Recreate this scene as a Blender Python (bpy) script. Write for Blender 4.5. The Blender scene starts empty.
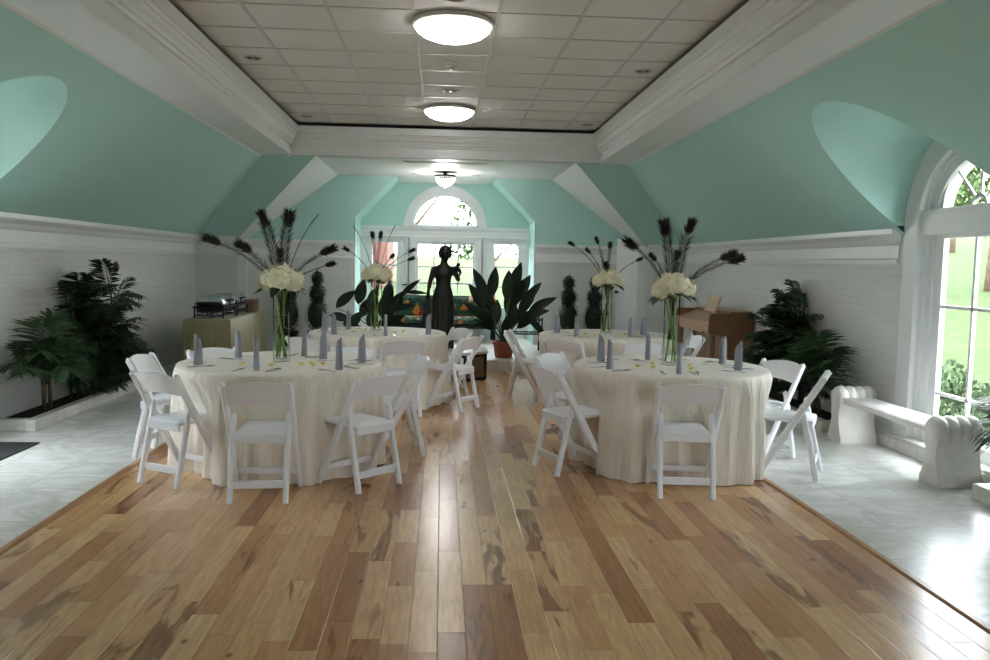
import bpy, math, random
from mathutils import Vector, Matrix, Quaternion
from mathutils.geometry import tessellate_polygon
random.seed(7)
PI = math.pi
sc = bpy.context.scene
COL = sc.collection
SKY = 9.0
EXPO = 1.02
XC = 0.05                       # centre line of the hall

def lin(r, g, b):
    f = lambda c: (c/255/12.92) if c/255 <= .04045 else ((c/255+.055)/1.055)**2.4
    return (f(r), f(g), f(b), 1)

# ------------------------------------------------------------------ materials
def newmat(name):
    m = bpy.data.materials.new(name); m.use_nodes = True
    nt = m.node_tree; p = nt.nodes['Principled BSDF']
    return m, nt, p
def plain(name, col, rough=.5, metal=0., spec=.5, noise=0., nscale=20., bump=0., bscale=60., coat=0., sheen=0.):
    m, nt, p = newmat(name)
    p.inputs['Base Color'].default_value = col
    p.inputs['Roughness'].default_value = rough
    p.inputs['Metallic'].default_value = metal
    p.inputs['Specular IOR Level'].default_value = spec
    p.inputs['Coat Weight'].default_value = coat
    p.inputs['Sheen Weight'].default_value = sheen
    tc = nt.nodes.new('ShaderNodeTexCoord')
    if noise:
        n = nt.nodes.new('ShaderNodeTexNoise'); n.inputs['Scale'].default_value = nscale; n.inputs['Detail'].default_value = 4
        nt.links.new(tc.outputs['Object'], n.inputs['Vector'])
        r = nt.nodes.new('ShaderNodeValToRGB')
        a = tuple(c*(1-noise) for c in col[:3])+(1,); b = tuple(min(1, c*(1+noise)) for c in col[:3])+(1,)
        r.color_ramp.elements[0].color = a; r.color_ramp.elements[1].color = b
        r.color_ramp.elements[0].position = .3; r.color_ramp.elements[1].position = .7
        nt.links.new(n.outputs['Fac'], r.inputs['Fac']); nt.links.new(r.outputs['Color'], p.inputs['Base Color'])
    if bump:
        n = nt.nodes.new('ShaderNodeTexNoise'); n.inputs['Scale'].default_value = bscale; n.inputs['Detail'].default_value = 5
        nt.links.new(tc.outputs['Object'], n.inputs['Vector'])
        b = nt.nodes.new('ShaderNodeBump'); b.inputs['Strength'].default_value = bump; b.inputs['Distance'].default_value = .01
        nt.links.new(n.outputs['Fac'], b.inputs['Height']); nt.links.new(b.outputs['Normal'], p.inputs['Normal'])
    return m
def glass_thin(name, tint=(1, 1, 1, 1), refl=.08):
    m, nt, p = newmat(name); nt.nodes.remove(p)
    t = nt.nodes.new('ShaderNodeBsdfTransparent'); t.inputs[0].default_value = tint
    g = nt.nodes.new('ShaderNodeBsdfGlossy'); g.inputs['Roughness'].default_value = .02
    fr = nt.nodes.new('ShaderNodeLayerWeight'); fr.inputs['Blend'].default_value = refl
    mx = nt.nodes.new('ShaderNodeMixShader')
    nt.links.new(fr.outputs['Fresnel'], mx.inputs[0]); nt.links.new(t.outputs[0], mx.inputs[1]); nt.links.new(g.outputs[0], mx.inputs[2])
    nt.links.new(mx.outputs[0], nt.nodes['Material Output'].inputs[0])
    return m
def emit(name, col, s):
    m, nt, p = newmat(name)
    p.inputs['Base Color'].default_value = col
    p.inputs['Emission Color'].default_value = col; p.inputs['Emission Strength'].default_value = s
    return m
class NB:                        # small node builder
    def __init__(s, nt): s.nt = nt
    def n(s, t, **kw):
        o = s.nt.nodes.new(t)
        for k, v in kw.items(): setattr(o, k, v)
        return o
    def link(s, a, b): s.nt.links.new(a, b)
    def math(s, op, a, b=None, c=None):
        o = s.n('ShaderNodeMath', operation=op)
        for i, v in enumerate((a, b, c)):
            if v is None: continue
            if isinstance(v, (int, float)): o.inputs[i].default_value = v
            else: s.link(v, o.inputs[i])
        return o.outputs[0]
    def ramp(s, fac, stops, interp='LINEAR'):
        r = s.n('ShaderNodeValToRGB'); r.color_ramp.interpolation = interp
        e = r.color_ramp.elements
        while len(e) < len(stops): e.new(.5)
        for i, (p, c) in enumerate(stops): e[i].position = p; e[i].color = c
        s.link(fac, r.inputs[0]); return r.outputs[0]
    def mix(s, fac, a, b, blend='MIX'):
        o = s.n('ShaderNodeMix', data_type='RGBA', blend_type=blend)
        for sock, v in ((o.inputs[0], fac), (o.inputs[6], a), (o.inputs[7], b)):
            if isinstance(v, (int, float)): sock.default_value = v
            elif isinstance(v, tuple): sock.default_value = v
            else: s.link(v, sock)
        return o.outputs[2]
    def xyz(s, v):
        o = s.n('ShaderNodeSeparateXYZ'); s.link(v, o.inputs[0]); return o.outputs
    def comb(s, x, y, z):
        o = s.n('ShaderNodeCombineXYZ')
        for i, v in enumerate((x, y, z)):
            if isinstance(v, (int, float)): o.inputs[i].default_value = v
            else: s.link(v, o.inputs[i])
        return o.outputs[0]
    def noise(s, vec, scale, detail=3, dist=0.):
        o = s.n('ShaderNodeTexNoise'); o.inputs['Scale'].default_value = scale; o.inputs['Detail'].default_value = detail
        o.inputs['Distortion'].default_value = dist; s.link(vec, o.inputs['Vector']); return o.outputs['Fac']
    def white(s, vec):
        o = s.n('ShaderNodeTexWhiteNoise', noise_dimensions='3D'); s.link(vec, o.inputs['Vector']); return o.outputs['Value']

def wood_floor_mat():
    m, nt, p = newmat('floor_planks'); b = NB(nt)
    tc = b.n('ShaderNodeTexCoord'); x, y, z = b.xyz(tc.outputs['Object'])
    W = .118
    xr = b.math('DIVIDE', x, W); row = b.math('FLOOR', xr); fx = b.math('FRACT', xr)
    r1 = b.white(b.comb(row, 3.3, 1.7)); r2 = b.white(b.comb(row, 8.1, 4.2))
    L = b.math('MULTIPLY_ADD', r1, .8, .6)
    yy = b.math('DIVIDE', b.math('MULTIPLY_ADD', r2, 7.3, b.math('ADD', y, 20.)), L)
    idx = b.math('FLOOR', yy); fy = b.math('FRACT', yy)
    # some boards are double length: merge pairs for half of the rows
    pid = b.white(b.comb(row, idx, 2.9)); pid2 = b.white(b.comb(idx, row, 6.1)); pid3 = b.white(b.comb(row, idx, 11.))
    base = b.ramp(pid, [(0, lin(164, 114, 76)), (.14, lin(190, 140, 97)), (.4, lin(212, 168, 119)), (.8, lin(226, 188, 140)), (1, lin(204, 157, 110))])
    gv = b.comb(b.math('MULTIPLY_ADD', pid2, 40., b.math('MULTIPLY', x, 1.)), b.math('MULTIPLY_ADD', pid, 30., b.math('MULTIPLY', y, .09)), pid3)
    grain = b.noise(gv, 55, 5, .4)
    gcol = b.ramp(grain, [(.3, lin(205, 205, 205)), (.7, lin(255, 255, 255))])
    c = b.mix(.75, base, gcol, 'MULTIPLY')
    # heartwood streaks
    hv = b.comb(b.math('MULTIPLY_ADD', pid3, 17., x), b.math('MULTIPLY_ADD', pid2, 23., b.math('MULTIPLY', y, .16)), pid)
    hn = b.noise(hv, 9.5, 4, 1.2)
    thr = b.math('MULTIPLY_ADD', b.math('POWER', pid2, 2.5), -.24, .70)
    hm = b.math('MULTIPLY', b.math('SUBTRACT', hn, thr), 14.)
    hm = b.math('MINIMUM', b.math('MAXIMUM', hm, 0.), 1.)
    dark = b.ramp(grain, [(.3, lin(84, 52, 32)), (.7, lin(140, 96, 62))])
    c = b.mix(b.math('MULTIPLY', hm, .75), c, dark)
    # knots
    vo = b.n('ShaderNodeTexVoronoi'); vo.inputs['Scale'].default_value = 1.0
    b.link(b.comb(b.math('MULTIPLY', x, 4.2), b.math('MULTIPLY', y, 2.4), 0.), vo.inputs['Vector'])
    kn = b.ramp(vo.outputs['Distance'], [(.02, (1, 1, 1, 1)), (.075, (0, 0, 0, 1))])
    c = b.mix(b.math('MULTIPLY', kn, .8), c, lin(70, 42, 26))
    # seams
    ex = b.math('MINIMUM', fx, b.math('SUBTRACT', 1., fx)); ey = b.math('MULTIPLY', b.math('MINIMUM', fy, b.math('SUBTRACT', 1., fy)), b.math('DIVIDE', L, W))
    e = b.math('MINIMUM', ex, ey)
    sm = b.ramp(e, [(.008, (1, 1, 1, 1)), (.03, (0, 0, 0, 1))])
    c = b.mix(b.math('MULTIPLY', sm, .38), c, lin(84, 54, 34))
    b.link(c, p.inputs['Base Color'])
    ro = b.math('MULTIPLY_ADD', grain, .08, .19); b.link(ro, p.inputs['Roughness'])
    bp = b.n('ShaderNodeBump'); bp.inputs['Strength'].default_value = .25; bp.inputs['Distance'].default_value = .004
    b.link(b.math('SUBTRACT', b.math('MULTIPLY', grain, .12), sm), bp.inputs['Height']); b.link(bp.outputs[0], p.inputs['Normal'])
    p.inputs['Specular IOR Level'].default_value = .5
    return m
def marble_mat(name, tile=.46, light=(228, 229, 229), dark=(188, 188, 180), rough=.28, seam=.4):
    m, nt, p = newmat(name); b = NB(nt)
    tc = b.n('ShaderNodeTexCoord'); v = tc.outputs['Object']; x, y, z = b.xyz(v)
    ix = b.math('FLOOR', b.math('DIVIDE', x, tile)); iy = b.math('FLOOR', b.math('DIVIDE', y, tile*1.5))
    wn = b.white(b.comb(ix, iy, .5))
    vv = b.comb(b.math('MULTIPLY_ADD', wn, 9., x), b.math('MULTIPLY_ADD', wn, 13., b.math('MULTIPLY', y, 1.6)), z)
    n1 = b.noise(vv, 1.3, 6, 2.2); n2 = b.noise(vv, 4.5, 5, 1.5)
    vein = b.math('ABSOLUTE', b.math('SUBTRACT', n1, .5))
    c = b.ramp(vein, [(0, lin(*dark)), (.05, lin(*[int(.5*a+.5*d) for a, d in zip(light, dark)])), (.16, lin(*light)), (1, lin(*light))])
    c = b.mix(b.math('MULTIPLY', n2, .45), c, lin(210, 211, 207))
    c = b.mix(b.math('MULTIPLY', wn, .16), c, lin(190, 190, 182))
    if seam:
        fx = b.math('FRACT', b.math('DIVIDE', x, tile)); fy = b.math('FRACT', b.math('DIVIDE', y, tile*1.5))
        e = b.math('MINIMUM', b.math('MINIMUM', fx, b.math('SUBTRACT', 1., fx)), b.math('MULTIPLY', b.math('MINIMUM', fy, b.math('SUBTRACT', 1., fy)), 1.5))
        c = b.mix(b.math('MULTIPLY', b.ramp(e, [(.004, (1, 1, 1, 1)), (.012, (0, 0, 0, 1))]), seam), c, lin(110, 108, 100))
    b.link(c, p.inputs['Base Color']); p.inputs['Roughness'].default_value = rough
    return m
def brick_mat():
    m, nt, p = newmat('painted_brick'); b = NB(nt)
    tc = b.n('ShaderNodeTexCoord'); x, y, z = b.xyz(tc.outputs['Object'])
    u = b.math('ADD', x, y)
    br = b.n('ShaderNodeTexBrick'); b.link(b.comb(u, z, 0.), br.inputs['Vector'])
    br.inputs['Scale'].default_value = 1.; br.inputs['Mortar Size'].default_value = .008
    br.inputs['Brick Width'].default_value = .21; br.inputs['Row Height'].default_value = .072
    br.inputs['Mortar Smooth'].default_value = .6
    br.inputs['Color1'].default_value = lin(218, 218, 217); br.inputs['Color2'].default_value = lin(213, 213, 212); br.inputs['Mortar'].default_value = lin(208, 208, 207)
    b.link(br.outputs['Color'], p.inputs['Base Color']); p.inputs['Roughness'].default_value = .42
    n = b.noise(tc.outputs['Object'], 30, 4)
    h = b.math('SUBTRACT', b.math('MULTIPLY', n, .9), b.math('MULTIPLY', br.outputs['Fac'], .8))
    bp = b.n('ShaderNodeBump'); bp.inputs['Strength'].default_value = .3; bp.inputs['Distance'].default_value = .005
    b.link(h, bp.inputs['Height']); b.link(bp.outputs[0], p.inputs['Normal'])
    return m
def cloth_mat(name, col, bump=1., sheen=.3, pintuck=True, rough=.55):
    m, nt, p = newmat(name); b = NB(nt)
    tc = b.n('ShaderNodeTexCoord'); v = tc.outputs['Object']
    x0, y0, z0 = b.xyz(v); n1 = b.noise(b.comb(b.math('MULTIPLY', x0, 3.), b.math('MULTIPLY', y0, 3.), b.math('MULTIPLY', z0, .45)), 6, 4, .6); n2 = b.noise(v, 160, 2)
    c = b.ramp(n1, [(.3, tuple(k*.93 for k in col[:3])+(1,)), (.7, col)])
    h = b.math('MULTIPLY_ADD', n2, .15, n1)
    if pintuck:
        x, y, z = b.xyz(v)
        w = b.n('ShaderNodeTexVoronoi', distance='MANHATTAN'); w.inputs['Scale'].default_value = 9.
        b.link(b.comb(b.math('MULTIPLY', x, 1.), y, b.math('MULTIPLY', z, .45)), w.inputs['Vector'])
        k = b.ramp(w.outputs['Distance'], [(.0, (1, 1, 1, 1)), (.10, (0, 0, 0, 1))])
        c = b.mix(b.math('MULTIPLY', k, .45), c, lin(250, 247, 238)); h = b.math('MULTIPLY_ADD', k, .8, h)
    b.link(c, p.inputs['Base Color']); p.inputs['Roughness'].default_value = rough
    p.inputs['Sheen Weight'].default_value = sheen
    bp = b.n('ShaderNodeBump'); bp.inputs['Strength'].default_value = bump; bp.inputs['Distance'].default_value = .02
    b.link(h, bp.inputs['Height']); b.link(bp.outputs[0], p.inputs['Normal'])
    return m
def floral_mat():
    m, nt, p = newmat('floral_upholstery'); b = NB(nt)
    tc = b.n('ShaderNodeTexCoord'); v = tc.outputs['Object']
    vo = b.n('ShaderNodeTexVoronoi'); vo.inputs['Scale'].default_value = 4.6
    nn = b.n('ShaderNodeTexNoise'); nn.inputs['Scale'].default_value = 7; nn.inputs['Detail'].default_value = 3; b.link(v, nn.inputs['Vector'])
    va = b.n('ShaderNodeVectorMath', operation='MULTIPLY_ADD'); b.link(nn.outputs['Color'], va.inputs[0]); va.inputs[1].default_value = (.28, .28, .28); b.link(v, va.inputs[2]); b.link(va.outputs[0], vo.inputs['Vector'])
    d = vo.outputs['Distance']; sx, sy, sz = b.xyz(vo.outputs['Color'])
    g = b.ramp(b.noise(v, 11, 4, 1.5), [(.35, lin(20, 34, 26)), (.5, lin(42, 78, 52)), (.62, lin(36, 88, 92)), (.75, lin(120, 140, 90))])
    fl = b.ramp(sx, [(0, lin(196, 120, 40)), (.4, lin(206, 150, 60)), (.6, lin(150, 40, 30)), (.85, lin(226, 190, 160))], 'CONSTANT')
    k = b.ramp(d, [(.34, (1, 1, 1, 1)), (.44, (0, 0, 0, 1))])
    c = b.mix(k, g, fl); c = b.mix(b.ramp(d, [(.06, (1, 1, 1, 1)), (.12, (0, 0, 0, 1))]), c, lin(120, 50, 20))
    b.link(c, p.inputs['Base Color']); p.inputs['Roughness'].default_value = .8
    return m
def wood_mat(name, a, c2, rough=.35, scale=1.):
    m, nt, p = newmat(name); b = NB(nt)
    tc = b.n('ShaderNodeTexCoord'); x, y, z = b.xyz(tc.outputs['Object'])
    n = b.noise(b.comb(b.math('MULTIPLY', x, 6.*scale), b.math('MULTIPLY', y, .9*scale), b.math('MULTIPLY', z, 6.*scale)), 6, 5, 1.)
    b.link(b.ramp(n, [(.3, a), (.7, c2)]), p.inputs['Base Color']); p.inputs['Roughness'].default_value = rough
    return m

M = {}
M['wood_floor'] = wood_floor_mat()
M['marble'] = marble_mat('marble_floor')
M['marble_white'] = marble_mat('white_marble', light=(226, 226, 222), dark=(200, 198, 190), rough=.35, seam=0)
M['stone'] = plain('carved_stone', lin(222, 219, 214), .55, noise=.10, nscale=7, bump=.15, bscale=90)
M['mint'] = plain('mint_paint', lin(176, 216, 208), .45, noise=.02, nscale=3, bump=.03, bscale=120)
M['white'] = plain('white_gloss_paint', lin(226, 228, 228), .28, noise=.015, nscale=4)
M['wallwhite'] = plain('white_wall_paint', lin(214, 216, 214), .45, noise=.02, nscale=4)
M['brick'] = brick_mat()
M['tile'] = plain('ceiling_tile', lin(220, 215, 211), .75, noise=.03, nscale=2, bump=.12, bscale=160)
M['tbar'] = plain('ceiling_grid_paint', lin(192, 187, 181), .28)
M['trimwood'] = wood_mat('oak_trim', lin(150, 104, 62), lin(186, 140, 92), .3)
M['soil'] = plain('soil', lin(32, 27, 23), .95, noise=.4, nscale=25, bump=.8, bscale=50)
M['mat'] = plain('black_mat', lin(30, 31, 34), .9, noise=.2, nscale=120, bump=.3, bscale=200)
M['plastic'] = plain('white_resin', lin(232, 233, 238), .35, noise=.01, nscale=5)
M['vinyl'] = plain('white_vinyl', lin(226, 227, 232), .45, noise=.02, nscale=8, bump=.05, bscale=200)
M['ivory'] = cloth_mat('ivory_cloth', lin(233, 224, 211))
M['olive'] = cloth_mat('olive_cloth', lin(150, 143, 108), .2, .1, False)
M['grey'] = plain('grey_napkin', lin(140, 142, 152), .75, noise=.08, nscale=40, bump=.2, bscale=120, sheen=.3)
M['silver'] = plain('silver', lin(190, 190, 195), .18, 1.)
M['chrome'] = plain('steel', lin(205, 208, 212), .15, 1.)
M['darksteel'] = plain('dark_steel', lin(52, 54, 56), .35, .8)
M['black'] = plain('black_iron', lin(22, 22, 24), .4, .5)
M['bronze'] = plain('dark_bronze', lin(46, 44, 42), .38, .7, noise=.25, nscale=12)
M['terra'] = plain('terracotta', lin(146, 72, 48), .7, noise=.12, nscale=12)
M['green'] = plain('leaf_green', lin(40, 62, 38), .45, noise=.3, nscale=6)
M['green2'] = plain('leaf_dark_green', lin(22, 40, 23), .45, spec=.3, noise=.3, nscale=5)
M['palm'] = plain('palm_green', lin(58, 84, 54), .45, noise=.3, nscale=5)
M['boxwood'] = plain('topiary_green', lin(24, 40, 24), .7, noise=.35, nscale=15)
M['stem'] = plain('stem_green', lin(120, 150, 70), .5, noise=.15, nscale=20)
M['cane'] = plain('cane_brown', lin(84, 66, 48), .7, noise=.2, nscale=15)
M['cream'] = plain('cream_petals', lin(250, 243, 218), .6, noise=.08, nscale=14)
M['yellow'] = plain('yellow_petals', lin(236, 222, 140), .6, noise=.08, nscale=30)
M['feather'] = plain('peacock_barbs', lin(44, 48, 40), .55, noise=.4, nscale=30)
M['eye'] = plain('peacock_eye', lin(34, 26, 28), .4, noise=.4, nscale=40)
M['glass'] = glass_thin('window_glass', (.97, .985, .98, 1), .05)
M['vaseglass'] = glass_thin('vase_glass', (.985, .995, .99, 1), .05)
M['wineglass'] = glass_thin('flute_glass', (.97, .985, .985, 1), .1)
M['water'] = glass_thin('vase_water', (.95, .98, .94, 1), .08)
M['champagne'] = glass_thin('champagne', (.95, .86, .66, 1), .1)
M['dome'] = emit('lit_diffuser', (1, .97, .95, 1), 7.)
M['crystal'] = emit('lit_crystal', (1, .98, .95, 1), .25)
M['crystal'].node_tree.nodes['Principled BSDF'].inputs['Roughness'].default_value = .05
M['dark'] = plain('dark_recess', lin(20, 20, 20), .6)
M['piano'] = wood_mat('piano_wood', lin(112, 78, 52), lin(146, 106, 72), .4)
M['piano2'] = wood_mat('piano_light_wood', lin(166, 130, 100), lin(190, 154, 122), .35)
M['paper'] = plain('sheet_paper', lin(206, 188, 160), .8, noise=.15, nscale=30)
M['crate'] = wood_mat('table_wood', lin(104, 80, 58), lin(136, 108, 80), .5)
M['floral'] = floral_mat()
M['grass'] = plain('lawn', lin(54, 66, 38), .9, spec=.05, noise=.25, nscale=3, bump=.5, bscale=40)
M['tree'] = plain('tree_leaves', lin(66, 80, 50), .7, spec=.05, noise=.35, nscale=2)
M['bush'] = plain('bush_leaves', lin(72, 88, 64), .7, spec=.05, noise=.3, nscale=6)
M['bark'] = plain('bark', lin(96, 82, 70), .9, spec=.05, noise=.3, nscale=8)
M['housebrick'] = plain('house_brick', lin(92, 66, 60), .8, spec=.05, noise=.15, nscale=9)
M['roofing'] = plain('roof_shingle', lin(90, 88, 88), .8, spec=.05, noise=.2, nscale=10)
M['dimglass'] = plain('house_window_glass', lin(60, 66, 72), .1)

# ------------------------------------------------------------------ geometry collector
def frame_of(d):
    d = d.normalized(); up = Vector((0, 0, 1)) if abs(d.z) < .95 else Vector((0, 1, 0))
    a = d.cross(up).normalized(); return a, a.cross(d).normalized()
class G:
    def __init__(s): s.v = []; s.f = []; s.m = []; s.mi = 0
    def add(s, vs, fs):
        o = len(s.v); s.v += [tuple(p) for p in vs]
        for f in fs: s.f.append(tuple(i+o for i in f)); s.m.append(s.mi)
        return s
    def box(s, c, size, rz=0., bev=0.):
        x, y, z = size[0]/2, size[1]/2, size[2]/2; cs, sn = math.cos(rz), math.sin(rz)
        b = min(bev, x*.9, y*.9, z*.9)
        if b <= 0:
            P = [(sx*x, sy*y, sz*z) for sz in (-1, 1) for sx, sy in ((-1, -1), (1, -1), (1, 1), (-1, 1))]
            F = [(3, 2, 1, 0), (4, 5, 6, 7), (0, 1, 5, 4), (1, 2, 6, 5), (2, 3, 7, 6), (3, 0, 4, 7)]
        else:
            P = []; F = []
            for zz, ins in ((-z, b), (-z+b, 0), (z-b, 0), (z, b)):
                xx, yy = x-ins, y-ins
                P += [(-xx+b, -yy, zz), (xx-b, -yy, zz), (xx, -yy+b, zz), (xx, yy-b, zz), (xx-b, yy, zz), (-xx+b, yy, zz), (-xx, yy-b, zz), (-xx, -yy+b, zz)]
            F = [tuple(range(7, -1, -1)), tuple(range(24, 32))]
            for k in range(3):
                for i in range(8): j = (i+1) % 8; F.append((k*8+i, k*8+j, k*8+8+j, k*8+8+i))
        return s.add([(c[0]+p[0]*cs-p[1]*sn, c[1]+p[0]*sn+p[1]*cs, c[2]+p[2]) for p in P], F)
    def bb(s, x0, x1, y0, y1, z0, z1, bev=0.): return s.box(((x0+x1)/2, (y0+y1)/2, (z0+z1)/2), (abs(x1-x0), abs(y1-y0), abs(z1-z0)), 0, bev)
    def bar(s, p0, p1, w, d, side=(1, 0, 0), bev=.003):
        p0, p1 = Vector(p0), Vector(p1); ax = (p1-p0).normalized(); sd = Vector(side); sd = (sd-ax*sd.dot(ax)).normalized(); n = ax.cross(sd)
        w, d = w/2, d/2; b = min(bev, w*.8, d*.8); ring = [(-w+b, -d), (w-b, -d), (w, -d+b), (w, d-b), (w-b, d), (-w+b, d), (-w, d-b), (-w, -d+b)]
        vs = [p+sd*a+n*c for p in (p0, p1) for a, c in ring]
        return s.add(vs, [tuple(range(7, -1, -1)), tuple(range(8, 16))]+[(i, (i+1) % 8, 8+(i+1) % 8, 8+i) for i in range(8)])
    def tube(s, pts, rad, seg=8, cap=True):
        pts = [Vector(p) for p in pts]; n = len(pts); rad = rad if isinstance(rad, (list, tuple)) else [rad]*n
        vs = []; a = None
        for i, p in enumerate(pts):
            d = (pts[min(i+1, n-1)]-pts[max(i-1, 0)])
            if d.length < 1e-9: d = Vector((0, 0, 1))
            d.normalize()
            if a is None: a, b = frame_of(d)
            else:
                a = (a-d*a.dot(d)); a = a.normalized() if a.length > 1e-6 else frame_of(d)[0]; b = a.cross(d)
            for k in range(seg):
                t = 2*PI*k/seg; vs.append(p+(a*math.cos(t)+b*math.sin(t))*rad[i])
        fs = [(i*seg+k, i*seg+(k+1) % seg, (i+1)*seg+(k+1) % seg, (i+1)*seg+k) for i in range(n-1) for k in range(seg)]
        if cap: fs += [tuple(range(seg-1, -1, -1)), tuple((n-1)*seg+k for k in range(seg))]
        return s.add(vs, fs)
    def lathe(s, prof, c=(0, 0, 0), seg=24, sx=1., sy=1.):
        vs = []; fs = []; n = len(prof)
        for r, z in prof:
            for k in range(seg): t = 2*PI*k/seg; vs.append((c[0]+r*math.cos(t)*sx, c[1]+r*math.sin(t)*sy, c[2]+z))
        for i in range(n-1):
            for k in range(seg): fs.append((i*seg+k, i*seg+(k+1) % seg, (i+1)*seg+(k+1) % seg, (i+1)*seg+k))
        if prof[0][0] > 1e-6: fs.append(tuple(range(seg-1, -1, -1)))
        if prof[-1][0] > 1e-6: fs.append(tuple((n-1)*seg+k for k in range(seg)))
        return s.add(vs, fs)
    def prism(s, poly, fn, d0, d1):      # poly in 2D, fn(u, v, d) -> xyz
        n = len(poly); vs = [fn(u, v, d) for d in (d0, d1) for u, v in poly]
        tri = tessellate_polygon([[Vector((u, v, 0)) for u, v in poly]])
        fs = [tuple(t) for t in tri]+[tuple(i+n for i in reversed(t)) for t in tri]
        return s.add(vs, fs+[(i, (i+1) % n, n+(i+1) % n, n+i) for i in range(n)])
    def panel(s, outer, holes, fn, d0, d1):
        loops = [outer]+holes; flat = [q for l in loops for q in l]; n = len(flat)
        tri = tessellate_polygon([[Vector((u, v, 0)) for u, v in l] for l in loops])
        fs = [tuple(t) for t in tri]+[tuple(i+n for i in reversed(t)) for t in tri]
        o = 0
        for l in loops:
            k = len(l); fs += [(o+i, o+(i+1) % k, n+o+(i+1) % k, n+o+i) for i in range(k)]; o += k
        return s.add([fn(u, v, d) for d in (d0, d1) for u, v in flat], fs)
    def strip(s, A, B):
        n = len(A); return s.add(list(A)+list(B), [(i, i+1, n+i+1, n+i) for i in range(n-1)])
    def leaf(s, base, d, nrm, L, w, droop=0., seg=4, fold=.15):
        base = Vector(base); d = Vector(d).normalized(); nrm = Vector(nrm); side = d.cross(nrm)
        side = side.normalized() if side.length > 1e-5 else frame_of(d)[0]; up = side.cross(d).normalized()
        vs = []; fs = []
        for i in range(seg+1):
            t = i/seg; ww = w*(math.sin(PI*min(.98, max(.04, t**.8)))**.8)*.5 if 0 < i < seg else w*.03
            p = base+d*(L*t)+Vector((0, 0, -droop*L*t*t))
            vs += [p-side*ww+up*ww*fold, p, p+side*ww+up*ww*fold]
        for i in range(seg):
            a = i*3; fs += [(a, a+1, a+4, a+3), (a+1, a+2, a+5, a+4)]
        return s.add(vs, fs)
    def quadleaf(s, p, d, side, L, w):
        p = Vector(p); d = Vector(d); side = Vector(side)
        return s.add([p, p+d*L*.5+side*w*.5, p+d*L, p+d*L*.5-side*w*.5], [(0, 1, 2, 3)])
    def build(s, name, mats, parent=None, smooth=False, loc=None):
        me = bpy.data.meshes.new(name); me.from_pydata(s.v, [], s.f)
        mats = mats if isinstance(mats, (list, tuple)) else [mats]
        for m in mats: me.materials.append(M[m] if isinstance(m, str) else m)
        if len(mats) > 1: me.polygons.foreach_set('material_index', s.m)
        if smooth:
            me.polygons.foreach_set('use_smooth', [True]*len(me.polygons))
        me.update()
        if smooth and smooth is not True: me.set_sharp_from_angle(angle=smooth)
        o = bpy.data.objects.new(name, me); COL.objects.link(o)
        if parent is not None: o.parent = parent
        if loc: o.location = loc
        return o
SM = math.radians(40)
def thing(name, label, cat, loc=(0, 0, 0), rz=0., group=None):
    o = bpy.data.objects.new(name, None); COL.objects.link(o); o.empty_display_size = .1
    o.location = loc; o.rotation_euler = (0, 0, rz); o['label'] = label; o['category'] = cat
    if group: o['group'] = group
    return o
def tag(o, label, cat, group=None, kind=None):
    o['label'] = label; o['category'] = cat
    if group: o['group'] = group
    if kind: o['kind'] = kind
    return o
def struct(o): o['kind'] = 'structure'; return o
def sroot(name, loc=(0, 0, 0)):
    o = bpy.data.objects.new(name, None); COL.objects.link(o); o.location = loc; o['kind'] = 'structure'; return o
def dup(root, loc, rz, label, group=None):
    r = root.copy(); COL.objects.link(r); r.location = loc; r.rotation_euler = (0, 0, rz); r['label'] = label
    if group: r['group'] = group
    for ch in list(root.children):
        c = ch.copy(); COL.objects.link(c); c.parent = r
        for g in list(ch.children):
            d = g.copy(); COL.objects.link(d); d.parent = c
    return r
def rnd(a, b): return random.uniform(a, b)
def rdir():
    z = rnd(-1, 1); t = rnd(0, 2*PI); r = math.sqrt(1-z*z); return Vector((r*math.cos(t), r*math.sin(t), z))
# ------------------------------------------------------------------ the hall
WX, ZS, ZC, T = 4.0, 1.87, 2.99, .757        # half width, foot and head of the slope, pitch
YE, YH, Y2, Y3, YB = 13.4, 11.47, 13.9, 15.0, -5.0
AR, AZ = .85, 1.95                           # arch radius and springing height
BAYS = (6.07, .87)
xs = lambda z: WX-(z-ZS)/T
rc = lambda a, c, z0, z1: [(a, z0), (c, z0), (c, z1), (a, z1)]
def side(s): return lambda u, v, d: (XC+s*(WX+d), u, v)
def front(y0): return lambda u, v, d: (XC+u, y0+d, v)
def arch(yc, r, zc, z0, n=28):               # outline left foot -> over -> right foot
    return [(yc-r, z0)]+[(yc-r*math.cos(PI*k/n), zc+r*math.sin(PI*k/n)) for k in range(n+1)]+[(yc+r, z0)]
def archring(yc, r1, r0, zc, z0): return arch(yc, r1, zc, z0)+arch(yc, r0, zc, z0)[::-1]

struct(G().bb(-5.2, 5.2, YB-.2, 15.3, -.2, 0).build('floor', 'marble'))
struct(G().bb(-2.25, 2.36, YB, 11.6, -.05, .012).build('floor_wood', 'wood_floor'))
for k, (a, c) in enumerate(((-2.31, -2.24), (2.35, 2.42))):
    g = G(); g.prism([(a, 0), (a+.004, .012), (a+.02, .022), (c-.02, .022), (c-.004, .012), (c, 0)], lambda u, v, d: (u, d, v), YB, 11.6)
    struct(g.build('trim_%d' % (k+1), 'trimwood'))
struct(G().bb(XC-2.3, XC+3.3, 11.6, Y3, 0, .18, .012).build('floor_dais', 'marble_white'))

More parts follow.
